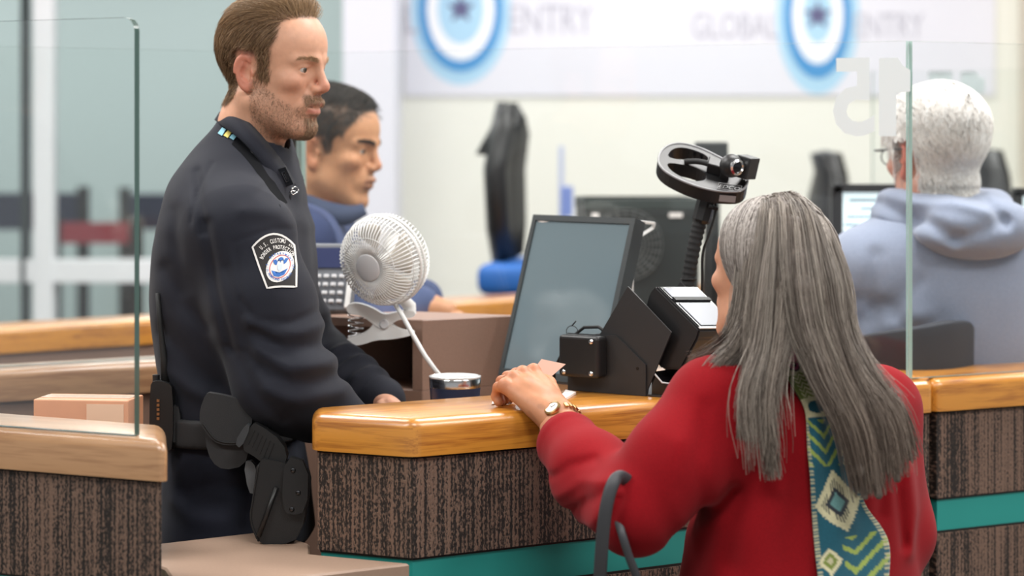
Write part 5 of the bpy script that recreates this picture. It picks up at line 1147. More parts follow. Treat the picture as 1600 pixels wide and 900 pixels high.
mb = MB(); mb.lathe(P(244, 597, 3.795), UP, [(.006, 0), (.006, .012), (0, .013)], 12); mb.build('volume_knob', M['blk'], rad, True, 40)
for k in range(5): MB().box(P(247, 626+k*7, 3.774), X3, Y3, UP, .0022, .001, .0022).build('speaker_slot', mat('radio_amber', '#8a5a33', .5) if k == 0 else bpy.data.materials['radio_amber'], rad)
slab([(268, 632), (282, 638), (280, 690), (268, 692)], 3.785, .03, .003).build('belt_clip', M['nylon'], rad, True, 50)
# ---------------------------------------------------------------- the woman in the red cardigan
M['red'] = mat('red_knit', '#8a0f18', .9, noise=.10, nscale=500, bump=.3, bscale=1100, sheen=.06, spec=.12)
wom = thing('person', 'woman in red cardigan with long grey hair leaning on the counter', 'person', V(.42, 3.46, 0), 'people at the booths')
wH = frame((-.6, .8), 9); wC = P(1203, 443, 3.47); wS = .93; wprm = dict(eye=.6, jaw=.95, neck=.85, nose=.97)
def wom_head(p): return head_sdf(((p-wC.astype(np.float32))@wH.astype(np.float32))/wS, wprm)*wS
wd, ww = (-.55, .835), (.835, .55)
def wrow(py, px, a, b, Y=3.46): return (ZC-(py-HZ)/FPX*Y, (px-800)/FPX*Y, Y, a, b)
wtab = smoothtab([wrow(548, 1232, .052, .065, 3.47), wrow(575, 1235, .075, .10), wrow(595, 1237, .09, .135), wrow(625, 1242, .108, .170), wrow(680, 1250, .122, .186), wrow(760, 1252, .126, .184), wrow(850, 1250, .135, .184), wrow(930, 1248, .145, .192), wrow(1040, 1248, .155, .205), wrow(1180, 1248, .15, .205)], 70)
wS1, wE1, wW1 = P(1118, 636, 3.385), P(992, 798, 3.33), P(872, 672, 3.575)
wS2, wE2, wW2 = P(1372, 640, 3.55), P(1398, 835, 3.54), P(1330, 930, 3.66)
wcre = [cr([(862, 735), (890, 712), (925, 700)], 3.5, .008, .005), cr([(870, 765), (900, 735), (945, 722)], 3.48, .009, -.005), cr([(885, 800), (915, 765), (950, 738)], 3.45, .008, .006), cr([(905, 825), (930, 785), (955, 750)], 3.4, .009, -.005), cr([(930, 845), (945, 800), (962, 762)], 3.38, .008, .006),
        cr([(1060, 690), (1040, 760), (1075, 830)], 3.3, .018, -.004), cr([(1105, 640), (1090, 720), (1100, 800)], 3.28, .014, .004), cr([(1060, 850), (1085, 830), (1130, 795), (1150, 770)], 3.30, .012, .010), cr([(1040, 880), (1070, 840), (1100, 800)], 3.33, .012, .008),
        cr([(1410, 690), (1402, 760), (1412, 850)], 3.42, .010, .008), cr([(1385, 640), (1380, 720), (1374, 800)], 3.40, .013, .006), cr([(1420, 740), (1428, 800), (1418, 860)], 3.45, .012, -.005), cr([(1250, 700), (1240, 790), (1225, 900)], 3.33, .02, .004), cr([(1180, 740), (1150, 800), (1140, 880)], 3.33, .018, .005), cr([(1160, 700), (1185, 720), (1210, 760)], 3.33, .014, -.004)]
def wom_top(p):
    d = loft(p, wtab, wd, ww)
    d = smin(d, chain(p, [wS1+V(.03, .02, .012), wS1, (wS1+wE1)/2+V(.004, -.008, -.004), wE1], [.060, .068, .0715, .062], .04), .035)
    fa_ = chain(p, [wE1, wE1*.5+wW1*.5+V(-.004, -.004, -.008), wW1], [.062, .058, .043], .03); d = smin(d, fa_, .022)
    d = smin(d, chain(p, [wS2+V(-.04, -.02, .01), wS2, wE2, wW2], [.058, .062, .056, .045], .03), .03)
    for i_, (pts, w, dp) in enumerate(wcre): d = d+crease(p, pts, w*(.85 if i_ < 5 else .9), dp*(.95 if i_ < 5 else .9))
    t = ((p-wE1.astype(np.float32))@(wW1-wE1).astype(np.float32))/float((wW1-wE1)@(wW1-wE1)); d = d-.0022*np.exp(-((t-.86)/.04)**2)*(np.abs(fa_) < .05)
    d = d+.0026*wob(p, 41, 22)+.0010*wob(p, 42, 55)
    cut = (p-wW1.astype(np.float32))@unit(wW1-wE1).astype(np.float32)+.024
    d = np.where(fa_ < .03, np.maximum(d, cut), d)
    return smax(d, -chain(p, [P(1230, 500, 3.48), P(1230, 565, 3.48)], [.05, .055], .02), .006)
zlow = .70
sweater = organic('red_cardigan', lambda p: np.maximum(wom_top(p), zlow-p[:, 2]), (.02, 3.18, zlow-.02), (.70, 3.74, 1.32), .0040, M['red'], wom, 1)
wx0, wy0 = wrow(1000, 1248, 0, 0)[1:3]
def wom_tr(p):
    d = ell(p, V(wx0, wy0, .78), (.15, .16, .14))
    for s in (-1, 1):
        b_ = V(wx0+ww[0]*s*.085, wy0+ww[1]*s*.085, 0); d = smin(d, chain(p, [b_+UP*.76, b_+UP*.42, b_+UP*.08], [.095, .07, .062], .03), .04)
    return np.maximum(np.maximum(d+.003*wob(p, 50, 25), p[:, 2]-.80), .06-p[:, 2])
organic('trousers', wom_tr, (wx0-.28, wy0-.28, .04), (wx0+.28, wy0+.28, .84), .010, mat('dark_trousers', '#2a2a30', .85), wom, 1)
for s in (-1, 1): boot(wom, wx0+ww[0]*s*.085, wy0+ww[1]*s*.085, *wd, wom)
# left hand on the counter edge, gripping a slip
W_ = P(874, 655, 3.60); kn = [P(834, 580, 3.672), P(816, 583, 3.655), P(801, 591, 3.641), P(789, 603, 3.628)]
def toward(a, b, t): return a+(b-a)*t
wpalm = [(toward(W_, wE1, .32), W_, .0285, .0265)]+[(W_+V(.006-.006*i, .008-.006*i, .002), kn[i], .0225, .0105) for i in range(4)]+[(toward(W_, kn[1], .45), toward(W_, kn[2], .75), .021, .017)]
pips = [P(806, 584, 3.70), P(793, 589, 3.685), P(784, 596, 3.670), P(778, 605, 3.652)]; dips = [P(797, 606, 3.712), P(785, 610, 3.70), P(778, 615, 3.682), P(775, 619, 3.660)]; tips = [P(799, 622, 3.708), P(789, 625, 3.695), P(783, 627, 3.677), P(779.5, 627.5, 3.655)]
wfing = [([kn[i], pips[i], dips[i], tips[i]], [.0100, .0092-.0008*(i == 3), .0084-.0008*(i == 3), .0076]) for i in range(4)]
wfing.append(([toward(W_, kn[0], .35)+V(.010, .008, -.006), P(858, 600, 3.70), P(845, 590, 3.715), P(836, 592, 3.718)], [.016, .012, .0105, .009]))
def wom_hand(p):
    d = hand_sdf(p, None, wpalm, wfing, .006)
    for i in range(4): d = smin(d, sph(p, kn[i]+V(0, -.001, .0025), .0095), .005); d = d-.0010*np.exp(-(np.minimum(cap(p, toward(W_, kn[i], .35)+V(0, -.014, .012), kn[i]+V(0, -.006, .008), 0), 1)/.005)**2)
    d = smin(d, sph(p, W_+V(.006, -.010, .017), .010), .012)
    return d+.0006*wob(p, 60, 150)
hw1 = snet(wom_hand, np.minimum(W_, tips[3])-V(.06, .10, .06), np.maximum(W_, kn[0])+V(.06, .10, .05), .0022)
hd1 = snet(wom_head, wC-V(.17, .17, .19), wC+V(.17, .17, .16), .0026); nh1 = len(hd1[0])
co1 = snet(core([([wS1, wE1, wW1], [.05, .045, .03]), ([wS2, wE2, wW2], [.05, .042, .032])], wtab, wd, ww, [([V(wx0+ww[0]*s*.085, wy0+ww[1]*s*.085, .78), V(wx0+ww[0]*s*.085, wy0+ww[1]*s*.085, .1)], [.08, .045]) for s in (-1, 1)], .82), (.02, 3.2, .08), (.72, 3.75, 1.25), .012)
rh_ = snet(lambda p: hand_sdf(p, None, [(wW2, wW2+V(-.03, .06, -.01), .03, .022)], [([wW2+V(-.03+.008*i, .06, -.01), wW2+V(-.05+.014*i, .11, -.03), wW2+V(-.05+.014*i, .13, -.06)], [.010, .009, .008]) for i in range(4)]+[([wW2+V(.01, .04, -.01), wW2+V(.035, .08, -.03)], [.011, .009])]), wW2-V(.12, .06, .12), wW2+V(.1, .2, .06), .005)
v, F = join([(relax(*hd1, 1), hd1[1]), (relax(*hw1, 1), hw1[1]), co1, rh_]); qw = ((v[:nh1]-wC)@wH)/wS
colr = np.tile(np.array(S('#bd8465')), (len(v), 1)); colr[:nh1] = skin_cols(qw, '#d09a7c', '#c07f66', '#b3705f')
nk_ = len(hw1[0]); hvv = v[nh1:nh1+nk_]; kw = np.zeros(nk_)
for k_ in kn+pips: kw = np.maximum(kw, np.exp(-(np.linalg.norm(hvv-k_, axis=1)/.016)**2))
sp_ = sstep(.55, .8, wob(hvv, 71, 190)); colr[nh1:nh1+nk_] = np.array(S('#c08663'))*(1-.55*kw[:, None])+.55*kw[:, None]*np.array(S('#b56a50')); colr[nh1:nh1+nk_] *= (1-.16*sp_[:, None])
me = fast_mesh('body', v, F); set_col(me, colr); set_col(me, np.zeros((len(v), 3)), 'beard'); adopt(link('body', me, skin_mat('skin_woman'), None, True), wom)
eyes(wH, wC, wS, wom, '#5a4a38')
# hair: a cap volume on the skull, then falling locks
def lock(pts, n=40):
    a = np.array([[*P(x, y, Y), r/1040.] for x, y, Y, r in pts]); s = spline([q_ for q_ in a], 10); t = np.linspace(0, len(s)-1, n); s = np.array(s); return np.stack([np.interp(t, np.arange(len(s)), s[:, j]) for j in range(4)], 1)
locks = [(.7, [(1184, 336, 3.52, 8), (1178, 345, 3.47, 10), (1168, 395, 3.43, 14), (1163, 470, 3.395, 17), (1145, 528, 3.39, 15), (1108, 556, 3.41, 10), (1076, 572, 3.42, 7)]),
         (1.1, [(1188, 330, 3.52, 9), (1194, 330, 3.43, 13), (1184, 410, 3.392, 18), (1180, 490, 3.375, 20), (1155, 545, 3.365, 17), (1122, 580, 3.35, 13), (1098, 612, 3.345, 8)]),
         (1.3, [(1192, 327, 3.52, 9), (1208, 323, 3.41, 16), (1203, 415, 3.365, 22), (1194, 500, 3.345, 23), (1184, 570, 3.325, 16), (1172, 630, 3.305, 9), (1164, 690, 3.30, 4)]),
         (1.4, [(1196, 326, 3.52, 9), (1222, 320, 3.40, 18), (1226, 420, 3.345, 25), (1217, 510, 3.325, 24), (1204, 590, 3.30, 16), (1199, 660, 3.285, 9), (1210, 752, 3.285, 3)]),
         (1.4, [(1198, 326, 3.52, 9), (1236, 321, 3.40, 18), (1250, 420, 3.335, 26), (1262, 510, 3.315, 25), (1292, 590, 3.295, 20), (1328, 670, 3.28, 16), (1352, 778, 3.28, 13)]),
         (1.5, [(1200, 327, 3.53, 9), (1246, 325, 3.42, 18), (1272, 420, 3.345, 26), (1290, 510, 3.32, 26), (1320, 592, 3.295, 22), (1355, 668, 3.28, 19), (1374, 776, 3.28, 14)]),
         (1.3, [(1202, 328, 3.54, 9), (1254, 332, 3.44, 18), (1292, 425, 3.37, 24), (1306, 520, 3.34, 25), (1342, 595, 3.31, 23), (1384, 660, 3.30, 20), (1402, 750, 3.295, 14)]),
         (1.0, [(1204, 330, 3.55, 9), (1262, 340, 3.47, 16), (1306, 435, 3.41, 18), (1316, 530, 3.375, 20), (1356, 600, 3.345, 20), (1398, 650, 3.325, 17), (1426, 722, 3.32, 11)]),
         (.25, [(1194, 326, 3.52, 8), (1215, 322, 3.40, 8), (1212, 430, 3.335, 18), (1206, 540, 3.31, 26), (1190, 620, 3.285, 34), (1196, 690, 3.275, 34), (1195, 740, 3.28, 30)])]
HAIRC = ('#5d524c', '#a49a92', '#8a7b70')
HLp = [(.098, .105), (.074, .084), (.060, .060), (.050, .03), (.035, .0), (.02, -.03), (-.02, -.08), (-.12, -.08), (-.15, .17), (.09, .17)]
def cap_sdf(p):
    q_ = ((p-wC.astype(np.float32))@wH.astype(np.float32))/wS; d = ell(q_, (-.016, 0, .048), (.106, .084, .092)); d = smin(d, ell(q_, (.020, 0, .058), (.062, .074, .066)), .03); d = smin(d, ell(q_, (-.045, 0, -.02), (.060, .070, .075)), .03)
    hl = q_[:, 0]-(.027+.50*(q_[:, 2]-.03))+.0*q_[:, 1]; d = smax(d, hl*.8, .012); return d*wS
def lock_sdf(p):
    d = np.full(len(p), 1., np.float32)
    for w_, pts in locks[:-1]:
        L = lock(pts, 14)
        c = chain(p, list(L[:, :3]), list(np.maximum(L[:, 3]*.72-.003, .0018)), .01); d = smin(d, c, .012)
    return smin(d, cap_sdf(p), .012)
M['haircore'] = mat('grey_hair_mass', '#6d635c', .55, noise=.30, nscale=1.0, stretch=(300, 300, 14), spec=.3)
organic('hair_mass', lambda p: lock_sdf(p)+.0008, (.24, 3.22, 1.07), (.64, 3.60, 1.58), .0045, M['haircore'], wom, 1)
rg = np.random.default_rng(17); SS, RR, CC = [], [], []; K = 22
for li, (w_, pts) in enumerate(locks):
    L = lock(pts, K); n = int(950*w_); T_ = np.gradient(L[:, :3], axis=0); T_ /= np.linalg.norm(T_, axis=1, keepdims=True); side_ = np.cross(T_, V(0, 1, 0)); side_ /= np.linalg.norm(side_, axis=1, keepdims=True); dep = np.cross(side_, T_)
    ncl = 15; ci_ = rg.integers(0, ncl, n); ca, crr = rg.random(ncl)*2*math.pi, np.sqrt(rg.random(ncl))*.92; ox = (crr*np.cos(ca))[ci_]+rg.normal(size=n)*.15; oy = (crr*np.sin(ca))[ci_]+rg.normal(size=n)*.15; a = np.arctan2(oy, ox); r = np.minimum(np.hypot(ox, oy), 1.15); ctone = rg.uniform(.62, 1.25, ncl)[ci_]; ph = rg.random(n)*6.28; fr = rg.uniform(1.5, 4, n); am = rg.uniform(.0005, .003, n); tt = np.linspace(0, 1, K)
    endt = (rg.uniform(.66 if 4 <= li <= 7 else .48, 1.0, n)**.8)[:, None]*tt[None]; endt = np.clip(endt, 0, 1); idx_ = endt*(K-1)
    g = lambda A_: np.stack([np.interp(idx_, np.arange(K), A_[:, j]) for j in range(A_.shape[1])], -1)
    c_, s2, d2, rad_ = g(L[:, :3]), g(side_), g(dep), np.interp(idx_, np.arange(K), L[:, 3])
    wavy = (am[:, None]*np.sin(fr[:, None]*tt*4+ph[:, None]))*tt*1.5; drift = rg.normal(size=n)[:, None]*.006*tt**2
    p_ = c_+s2*((r*np.cos(a))[:, None]*rad_*1.18+wavy+drift)[..., None]+d2*((r*np.sin(a))[:, None]*rad_*.85+wavy*.4)[..., None]
    SS.append(p_); RR.append(np.linspace(.00056, .00030, K)[None]*rg.uniform(.7, 1.2, n)[:, None]); cl = rg.random(n)[:, None]; clump = (.5+.5*np.sin(a*3+li*1.7))[:, None]
    c0_ = np.array(S('#5e534c'))*(1-cl)+np.array(S('#aaa095'))*cl; wt_ = (sstep(.35, 1., endt)*(.75 if 4 <= li <= 7 else .35))[..., None]; ce_ = c0_*ctone[:, None]; CC.append(ce_[:, None, :]*(1-wt_)+wt_*(ce_[:, None, :]*np.array((.62, .52, .47))))
SS = np.concatenate(SS); RR = np.concatenate(RR); CC = np.concatenate(CC)
qq = ((SS-wC)@wH)/wS; near = (np.linalg.norm(SS-wC, axis=2) < .19)
flat = SS.reshape(-1, 3); dd = np.where(near.reshape(-1), cap_sdf(flat.astype(np.float32)), 1.); push = np.where(dd < .001, .0015-dd, 0)
hgrad = np.stack([cap_sdf((flat+V(*(.003*(i == a_) for a_ in range(3)))).astype(np.float32))-cap_sdf((flat-V(*(.003*(i == a_) for a_ in range(3)))).astype(np.float32)) for i in range(3)], 1); hgrad /= np.maximum(np.linalg.norm(hgrad, axis=1, keepdims=True), 1e-9)
SS = (flat+hgrad*np.clip(push, 0, .05)[:, None]).reshape(SS.shape)
wbv = bvh_of(sweater); strands_mesh('hair', SS, RR, CC, M['hair'], wom)
# combed front: strands from the parting, over the skull
def capgrow(n, seed):
    r_ = np.random.default_rng(seed); th = r_.uniform(-.2, 1, n); x = .088-.12*r_.random(n); R_ = []
    q0 = np.stack([x, .012+.016*r_.normal(size=n)*.4, np.full(n, .15)], 1); return q0
nn_ = 4200; q0 = capgrow(nn_, 5); r_ = np.random.default_rng(6); sg = np.where(r_.random(nn_) < .55, 1., -1.); q0[:, 1] += sg*.003; R_ = wC+wS*(q0@wH.T)
for _ in range(30): R_ = R_-(wH[:, 2]*np.clip(cap_sdf(R_.astype(np.float32)), -.02, .02)[:, None])
lf_ = .0022+.0022*r_.random(nn_); dirs = np.stack([-.42+.08*r_.normal(size=nn_), sg*1.0, -.15+0*sg], 1)@wH.T
St = grow(cap_sdf, R_, dirs, .22*(.7+.4*r_.random(nn_)), 14, lambda t: lf_, gravity=.22)
qs_ = ((St-wC)@wH)/wS; kp = ~((qs_[..., 0] > .033+.50*(qs_[..., 2]-.03)) & (qs_[..., 2] < .115)).any(1); St = St[kp]; q0 = q0[kp]; nn_ = int(kp.sum())
fq = (.5+.5*np.sin(q0[:, 0]*520))[:, None]; cl = np.clip(r_.random((nn_, 1))*.5+.75*fq-.15, 0, 1); strands_mesh('hair', St, np.linspace(.0009, .0006, 14)[None]*np.ones((nn_, 1)), np.array(S('#4f453f'))*(1-cl)+np.array(S('#bdb4ad'))*cl, M['hair'], wom)
# scarf: neck wrap and hanging tail, woven pattern as colour of the cloth
TEAL, CREAM, GREEN, DARK, PINK = [np.array(S(c)) for c in ('#17586a', '#d6cfa8', '#8fa04c', '#2b3038', '#c65a86')]
def scarf_pat(u, t):
    """u 0..1 across, t 0..1 along"""
    n = len(u); c = np.tile(TEAL, (n, 1)); X = (u-.5)*2
    def put(m_, col): c[m_] = col
    zig = lambda per, ph=0: np.abs(((X*1.2+ph)/per) % 1-.5)*2
    a = t < .12; put(a, CREAM*.9); put(a & ((np.hypot(X+.35, (t-.065)*9) < .38)), DARK); put(a & (np.hypot(X+.35, (t-.065)*9) < .30), PINK); put(a & (np.hypot(X+.35, (t-.065)*9) < .12), DARK)
    b = (t >= .12) & (t < .27); put(b, CREAM); put(b & (((t*60+zig(.5)*1.5) % 1.6) < .85), GREEN*.75); put(b & (np.abs(X) > .8), GREEN*.5)
    k = (t >= .27) & (t < .36); put(k, CREAM); put(k & (((X+.3)**2/.16+((t-.315)/.028)**2) < 1), TEAL*.8); put(k & (((X-.4)**2/.16+((t-.305)/.03)**2) < 1), TEAL*1.1)
    z = (t >= .37) & (t < .53); zz = ((t-.37)*42+np.abs(X+.25)*4) % 2.2; put(z & (zz < .75) & (X < .35), GREEN*1.1); put(z & (X > .5) & (((t*90).astype(int)+(X*9).astype(int)) % 3 == 0), CREAM)
    d = (t >= .53) & (t < .77); R2 = np.abs(X)/.95+np.abs(t-.65)/.115; saw = .07*np.abs(((t*85) % 1)-.5)*2
    put(d & (R2+saw < 1.0), CREAM); put(d & (R2 < .70) & (((X*11) % 1) < .38), DARK*1.2); put(d & (R2 < .46), DARK*1.3); put(d & (R2 < .30), np.array(S('#6b9a98')))
    e = (t >= .78) & (t < .92); zz = ((t-.78)*42+np.abs(X-.05)*3.6) % 2.2; put(e & (zz < .75) & (X > -.25), GREEN*1.15); R3 = np.abs(X+.62)/.33+np.abs(t-.855)/.045; put(e & (R3 < 1), CREAM); put(e & (R3 < .62), GREEN*.7); put(e & (R3 < .28), CREAM*.8)
    g = t >= .92; put(g, DARK*1.4); per = (u*3.2+t*2) % 1; R4 = np.hypot((per-.5)*2, (t-.955)/.028); put(g & (R4 < 1.0), CREAM); put(g & (R4 < .62), TEAL); put(g & (R4 < .25), CREAM)
    edge = (np.abs(X) > .86) & (t > .3); put(edge & (((t*120) % 1) < .5), CREAM*.8); return c
le = spline([V(1220, 572, 0), V(1236, 602, 0), V(1258, 645, 0), V(1264, 715, 0), V(1268, 800, 0), V(1274, 870, 0), V(1284, 945, 0)], 16); re = spline([V(1262, 548, 0), V(1290, 582, 0), V(1310, 638, 0), V(1328, 712, 0), V(1348, 785, 0), V(1386, 850, 0), V(1380, 945, 0)], 16)
nu, nv = 48, 200; sv = []; uu, tt_ = [], []
for j in range(nv):
    t_ = j/(nv-1); f_ = t_*(len(le)-1); i0 = min(int(f_), len(le)-2); w_ = f_-i0; A_ = le[i0]*(1-w_)+le[i0+1]*w_; B_ = re[i0]*(1-w_)+re[i0+1]*w_
    for i in range(nu):
        u_ = i/(nu-1); q_ = A_*(1-u_)+B_*u_; d_ = unit(P(q_[0], q_[1], 1.)-V(0, 0, ZC)); h_ = wbv.ray_cast(Vector((0, 0, ZC)), Vector(tuple(d_)), 6)
        pos = np.array(h_[0]) if h_[0] is not None else P(q_[0], q_[1], 3.36); pos = pos-d_*(.006+.007*math.sin(math.pi*u_)+.003*math.sin(u_*9+t_*14)); sv.append(pos); uu.append(u_); tt_.append(t_)
sv = np.array(sv).reshape(nv, nu, 3)
for _ in range(6): sv[1:-1] = .5*sv[1:-1]+.25*(sv[:-2]+sv[2:])
Fq = np.array([(j*nu+i, j*nu+i+1, (j+1)*nu+i+1, (j+1)*nu+i) for j in range(nv-1) for i in range(nu-1)]); me = fast_mesh('scarf_tail', sv.reshape(-1, 3), Fq)
set_col(me, scarf_pat(np.array(uu), np.array(tt_))); M['scarf'] = mat('scarf_weave', '#ffffff', .9, attr='col', noise=.12, nscale=500, bump=.3, bscale=900, sheen=.2)
o = link('scarf_tail', me, M['scarf'], None, True); md = o.modifiers.new('s', 'SOLIDIFY'); md.thickness = .004; adopt(o, wom)
nc = P(1226, 556, 3.465); wdv, wwv = V(*wd, 0), V(*ww, 0)
ringp = [nc+wdv*.070*math.cos(a_)+wwv*.088*math.sin(a_)+UP*(-.022*math.cos(a_)) for a_ in np.linspace(0, 2*math.pi, 17)]
def ring_col(v):
    w1 = wob(v, 81, 110); w2 = wob(v, 82, 160); c = np.tile(CREAM*.95, (len(v), 1)); c[w1 > .15] = PINK; c[w2 > .35] = np.array(S('#7c3550')); c[(w1 < -.45)] = GREEN*.8; return c
organic('scarf_wrap', lambda p: chain(p, ringp, [.021]*17, .01)+.004*wob(p, 83, 60), nc-V(.15, .15, .09), nc+V(.15, .15, .09), .004, M['scarf'], wom, 1, ring_col)
# wristwatch
wt = thing('wristwatch', 'gold wristwatch with round white dial on the hand at the counter', 'watch', P(862, 652, 3.58))
wa = unit(W_-wE1); wc_ = W_-wa*.014; out = V(-.28, -.80, .52); out = unit(out-wa*np.dot(out, wa)); sd = np.cross(wa, out); rW = .0315
M['gold'] = mat('gold_metal', '#cfae7a', .28, metal=1)
for k in range(22):
    an = 2*math.pi*(k+.5)/22
    if abs((an+math.pi) % (2*math.pi)-math.pi) < .45: continue
    cpt = wc_+rW*(out*math.cos(an)+sd*math.sin(an)); tg = -out*math.sin(an)+sd*math.cos(an); rn = out*math.cos(an)+sd*math.sin(an); mb = MB()
    for s_ in (-1, 0, 1): mb.box(cpt+wa*s_*.0038, tg, wa, rn, .0034, .0017, .0016, .0007)
    mb.build('bracelet_link', M['gold'], wt, True, 40)
cpt = wc_+out*(rW-.001); mb = MB(); mb.lathe(cpt, out, [(0, 0), (.0125, 0), (.0138, .002), (.0132, .0052), (.0108, .0062), (.0104, .005), (0, .005)], 32); mb.build('watch_case', M['gold'], wt, True, 40)
mb = MB(); mb.lathe(cpt+out*.0053, out, [(0, .0003), (.0104, 0)], 32); dial = mb.build('dial', mat('watch_dial', '#f3ecdf', .25), wt)
mb = MB(); mb.box(cpt+out*.0059+wa*.0025, wa, sd, out, .0030, .0004, .0002); mb.box(cpt+out*.0059+sd*.0033, sd, wa, out, .0038, .0003, .0002); mb.build('hands', M['blk'], dial)
# handbag on the forearm
bag = thing('handbag', 'grey strapped handbag hanging from the woman forearm', 'handbag', P(960, 1010, 3.32)); M['strap'] = mat('grey_strap_leather', '#3d3e42', .5, bump=.2, bscale=900)
def strap(pts, wd_, name):
    s_ = spline(pts, 8); mb = MB(); n = len(s_); v = []
    for i in range(n):
        t_ = unit(s_[min(i+1, n-1)]-s_[max(i-1, 0)]); sd_ = unit(np.cross(t_, V(0, 1, 0))) if i or True else 0; dp_ = np.cross(sd_, t_)
        for a_ in np.linspace(0, 2*math.pi, 10, endpoint=False): v.append(s_[i]+sd_*wd_*math.cos(a_)+dp_*.0042*math.sin(a_))
    mb.add(v, [(i*10+k, i*10+(k+1) % 10, (i+1)*10+(k+1) % 10, (i+1)*10+k) for i in range(n-1) for k in range(10)]); return mb.build(name, M['strap'], bag, True)
strap([P(982, 752, 3.285), P(968, 745, 3.268), P(956, 760, 3.255), P(946, 800, 3.252), P(940, 860, 3.262), P(937, 920, 3.28), P(936, 990, 3.30)], .0095, 'strap')
strap([P(962, 800, 3.285), P(972, 835, 3.262), P(983, 870, 3.265), P(996, 905, 3.275), P(1012, 960, 3.29), P(1020, 1000, 3.30)], .006, 'strap')
def bagf(p): d = ell(p, V(.165, 3.33, .80), (.15, .06, .16)); return np.maximum(smax(d, .68-p[:, 2], .02), p[:, 2]-.925)
organic('bag_body', bagf, (-.02, 3.25, .64), (.34, 3.42, .95), .008, M['strap'], bag, 1)

# ---------------------------------------------------------------- the second officer behind the glass
of2 = thing('person', 'dark haired man in blue shirt looking down behind the glass', 'person', V(-.42, 4.85, 0), 'people at the booths')
bH = frame((math.cos(math.radians(-17)), math.sin(math.radians(-17))), -9); bC = P(514, 237, 4.85); bS = 1.03; bprm = dict(eye=.75, jaw=1.05, nose=.96, facew=1.06, neck=1.08)
def of2_head(p): return head_sdf(((p-bC.astype(np.float32))@bH.astype(np.float32))/bS, bprm)*bS
M['blueshirt'] = mat('blue_uniform_cloth', '#3d4a70', .8, noise=.1, nscale=500, bump=.2, bscale=1200)
btab = smoothtab([(ZC-(py-HZ)/FPX*4.85, (px-800)/FPX*4.85, 4.85, a, b) for py, px, a, b in ((318, 482, .06, .075), (335, 478, .085, .12), (360, 474, .105, .175), (400, 474, .118, .205), (480, 474, .125, .20), (600, 476, .12, .18), (760, 476, .13, .185))], 50)
bS1, bE1, bW1 = P(474, 385, 4.66), P(560, 520, 4.70), P(655, 480, 4.78)
def of2_shirt(p):
    d = loft(p, btab, (.97, -.2), (.2, .97)); d = smin(d, chain(p, [bS1+V(0, .06, .02), bS1, bE1, bW1], [.065, .07, .06, .045], .03), .04)
    d = smin(d, chain(p, [bS1+V(0, .36, .0), bE1+V(0.02, .36, 0), bE1+V(.12, .30, .05)], [.07, .06, .045], .03), .04); return smax(d+.003*wob(p, 91, 26), -chain(p, [P(500, 270, 4.83), P(494, 335, 4.83)], [.058, .06]), .01)
organic('uniform_shirt', lambda p: np.maximum(of2_shirt(p), .88-p[:, 2]), (-.66, 4.55, .86), (-.14, 5.15, 1.55), .0065, M['blueshirt'], of2, 1)
organic('trousers', lambda p: np.maximum(np.maximum(smin(chain(p, [V(-.43, 4.76, .86), V(-.43, 4.75, .08)], [.10, .065]), chain(p, [V(-.43, 4.95, .86), V(-.43, 4.96, .08)], [.10, .065]), .05), p[:, 2]-.90), .06-p[:, 2]), (-.58, 4.6, .04), (-.28, 5.1, .95), .012, M['trous'], of2, 1)
for s in (-1, 1): boot(of2, -.43, 4.855+s*.1, 1, -.1, of2)
mb = MB(); cbk = [(P(478, 300, 4.86), P(470, 322, 4.88)), (P(486, 306, 4.775), P(478, 334, 4.76)), (P(512, 316, 4.755), P(506, 346, 4.735)), (P(545, 322, 4.765), P(540, 352, 4.75)), (P(566, 320, 4.79), P(573, 336, 4.78))]
va = spline([a for a, b in cbk], 5); vb = spline([b for a, b in cbk], 5); n = len(va); v = [x for a, b in zip(va, vb) for x in (a, (a+b)/2+V(0, -.004, 0), b)]
mb.add(v, [(i*3+j, i*3+j+1, (i+1)*3+j+1, (i+1)*3+j) for i in range(n-1) for j in range(2)]); o = mb.build('collar', mat('navy_collar', '#2b3650', .8), of2, True); md = o.modifiers.new('s', 'SOLIDIFY'); md.thickness = .004
h2 = snet(of2_head, bC-V(.17, .17, .21), bC+V(.17, .17, .18), .003); h2 = (relax(*h2, 1), h2[1]); n2 = len(h2[0])
c2 = snet(core([([bS1, bE1, bW1], [.05, .042, .03]), ([bW1, bW1+V(.05, -.01, -.01)], [.03, .03])], btab, (.97, -.2), (.2, .97), [([V(-.43, 4.855+s*.1, .88), V(-.43, 4.855+s*.1, .1)], [.08, .045]) for s in (-1, 1)]), (-.66, 4.58, .08), (-.1, 5.15, 1.5), .014)
hd2 = snet(lambda p: hand_sdf(p, None, [(bW1, bW1+V(.05, 0, -.008), .026, .02)], [([bW1+V(.05, -.024+.016*i, -.008), bW1+V(.085, -.028+.018*i, -.02), bW1+V(.10, -.028+.018*i, -.045)], [.010, .009, .008]) for i in range(4)]+[([bW1+V(.02, -.02, -.01), bW1+V(.055, -.045, -.03)], [.012, .009])]), bW1-V(.05, .08, .08), bW1+V(.14, .08, .05), .005)
v, F = join([h2, c2, hd2]); q2 = ((h2[0]-bC)@bH)/bS
HB2 = [(.090, .104), (.072, .086), (.060, .062), (.052, .042), (.034, .036), (.030, .0), (.014, -.002), (.010, .03), (-.012, .042), (-.030, .036), (-.034, .01), (-.032, -.035), (-.05, -.062), (-.13, -.06), (-.15, .16), (.07, .18)]
colr = np.tile(np.array(S('#bd8763')), (len(v), 1)); colr[:n2] = skin_cols(q2, '#c9936d', '#b87052', '#9d6350', HB2, '#2a2622', .8)
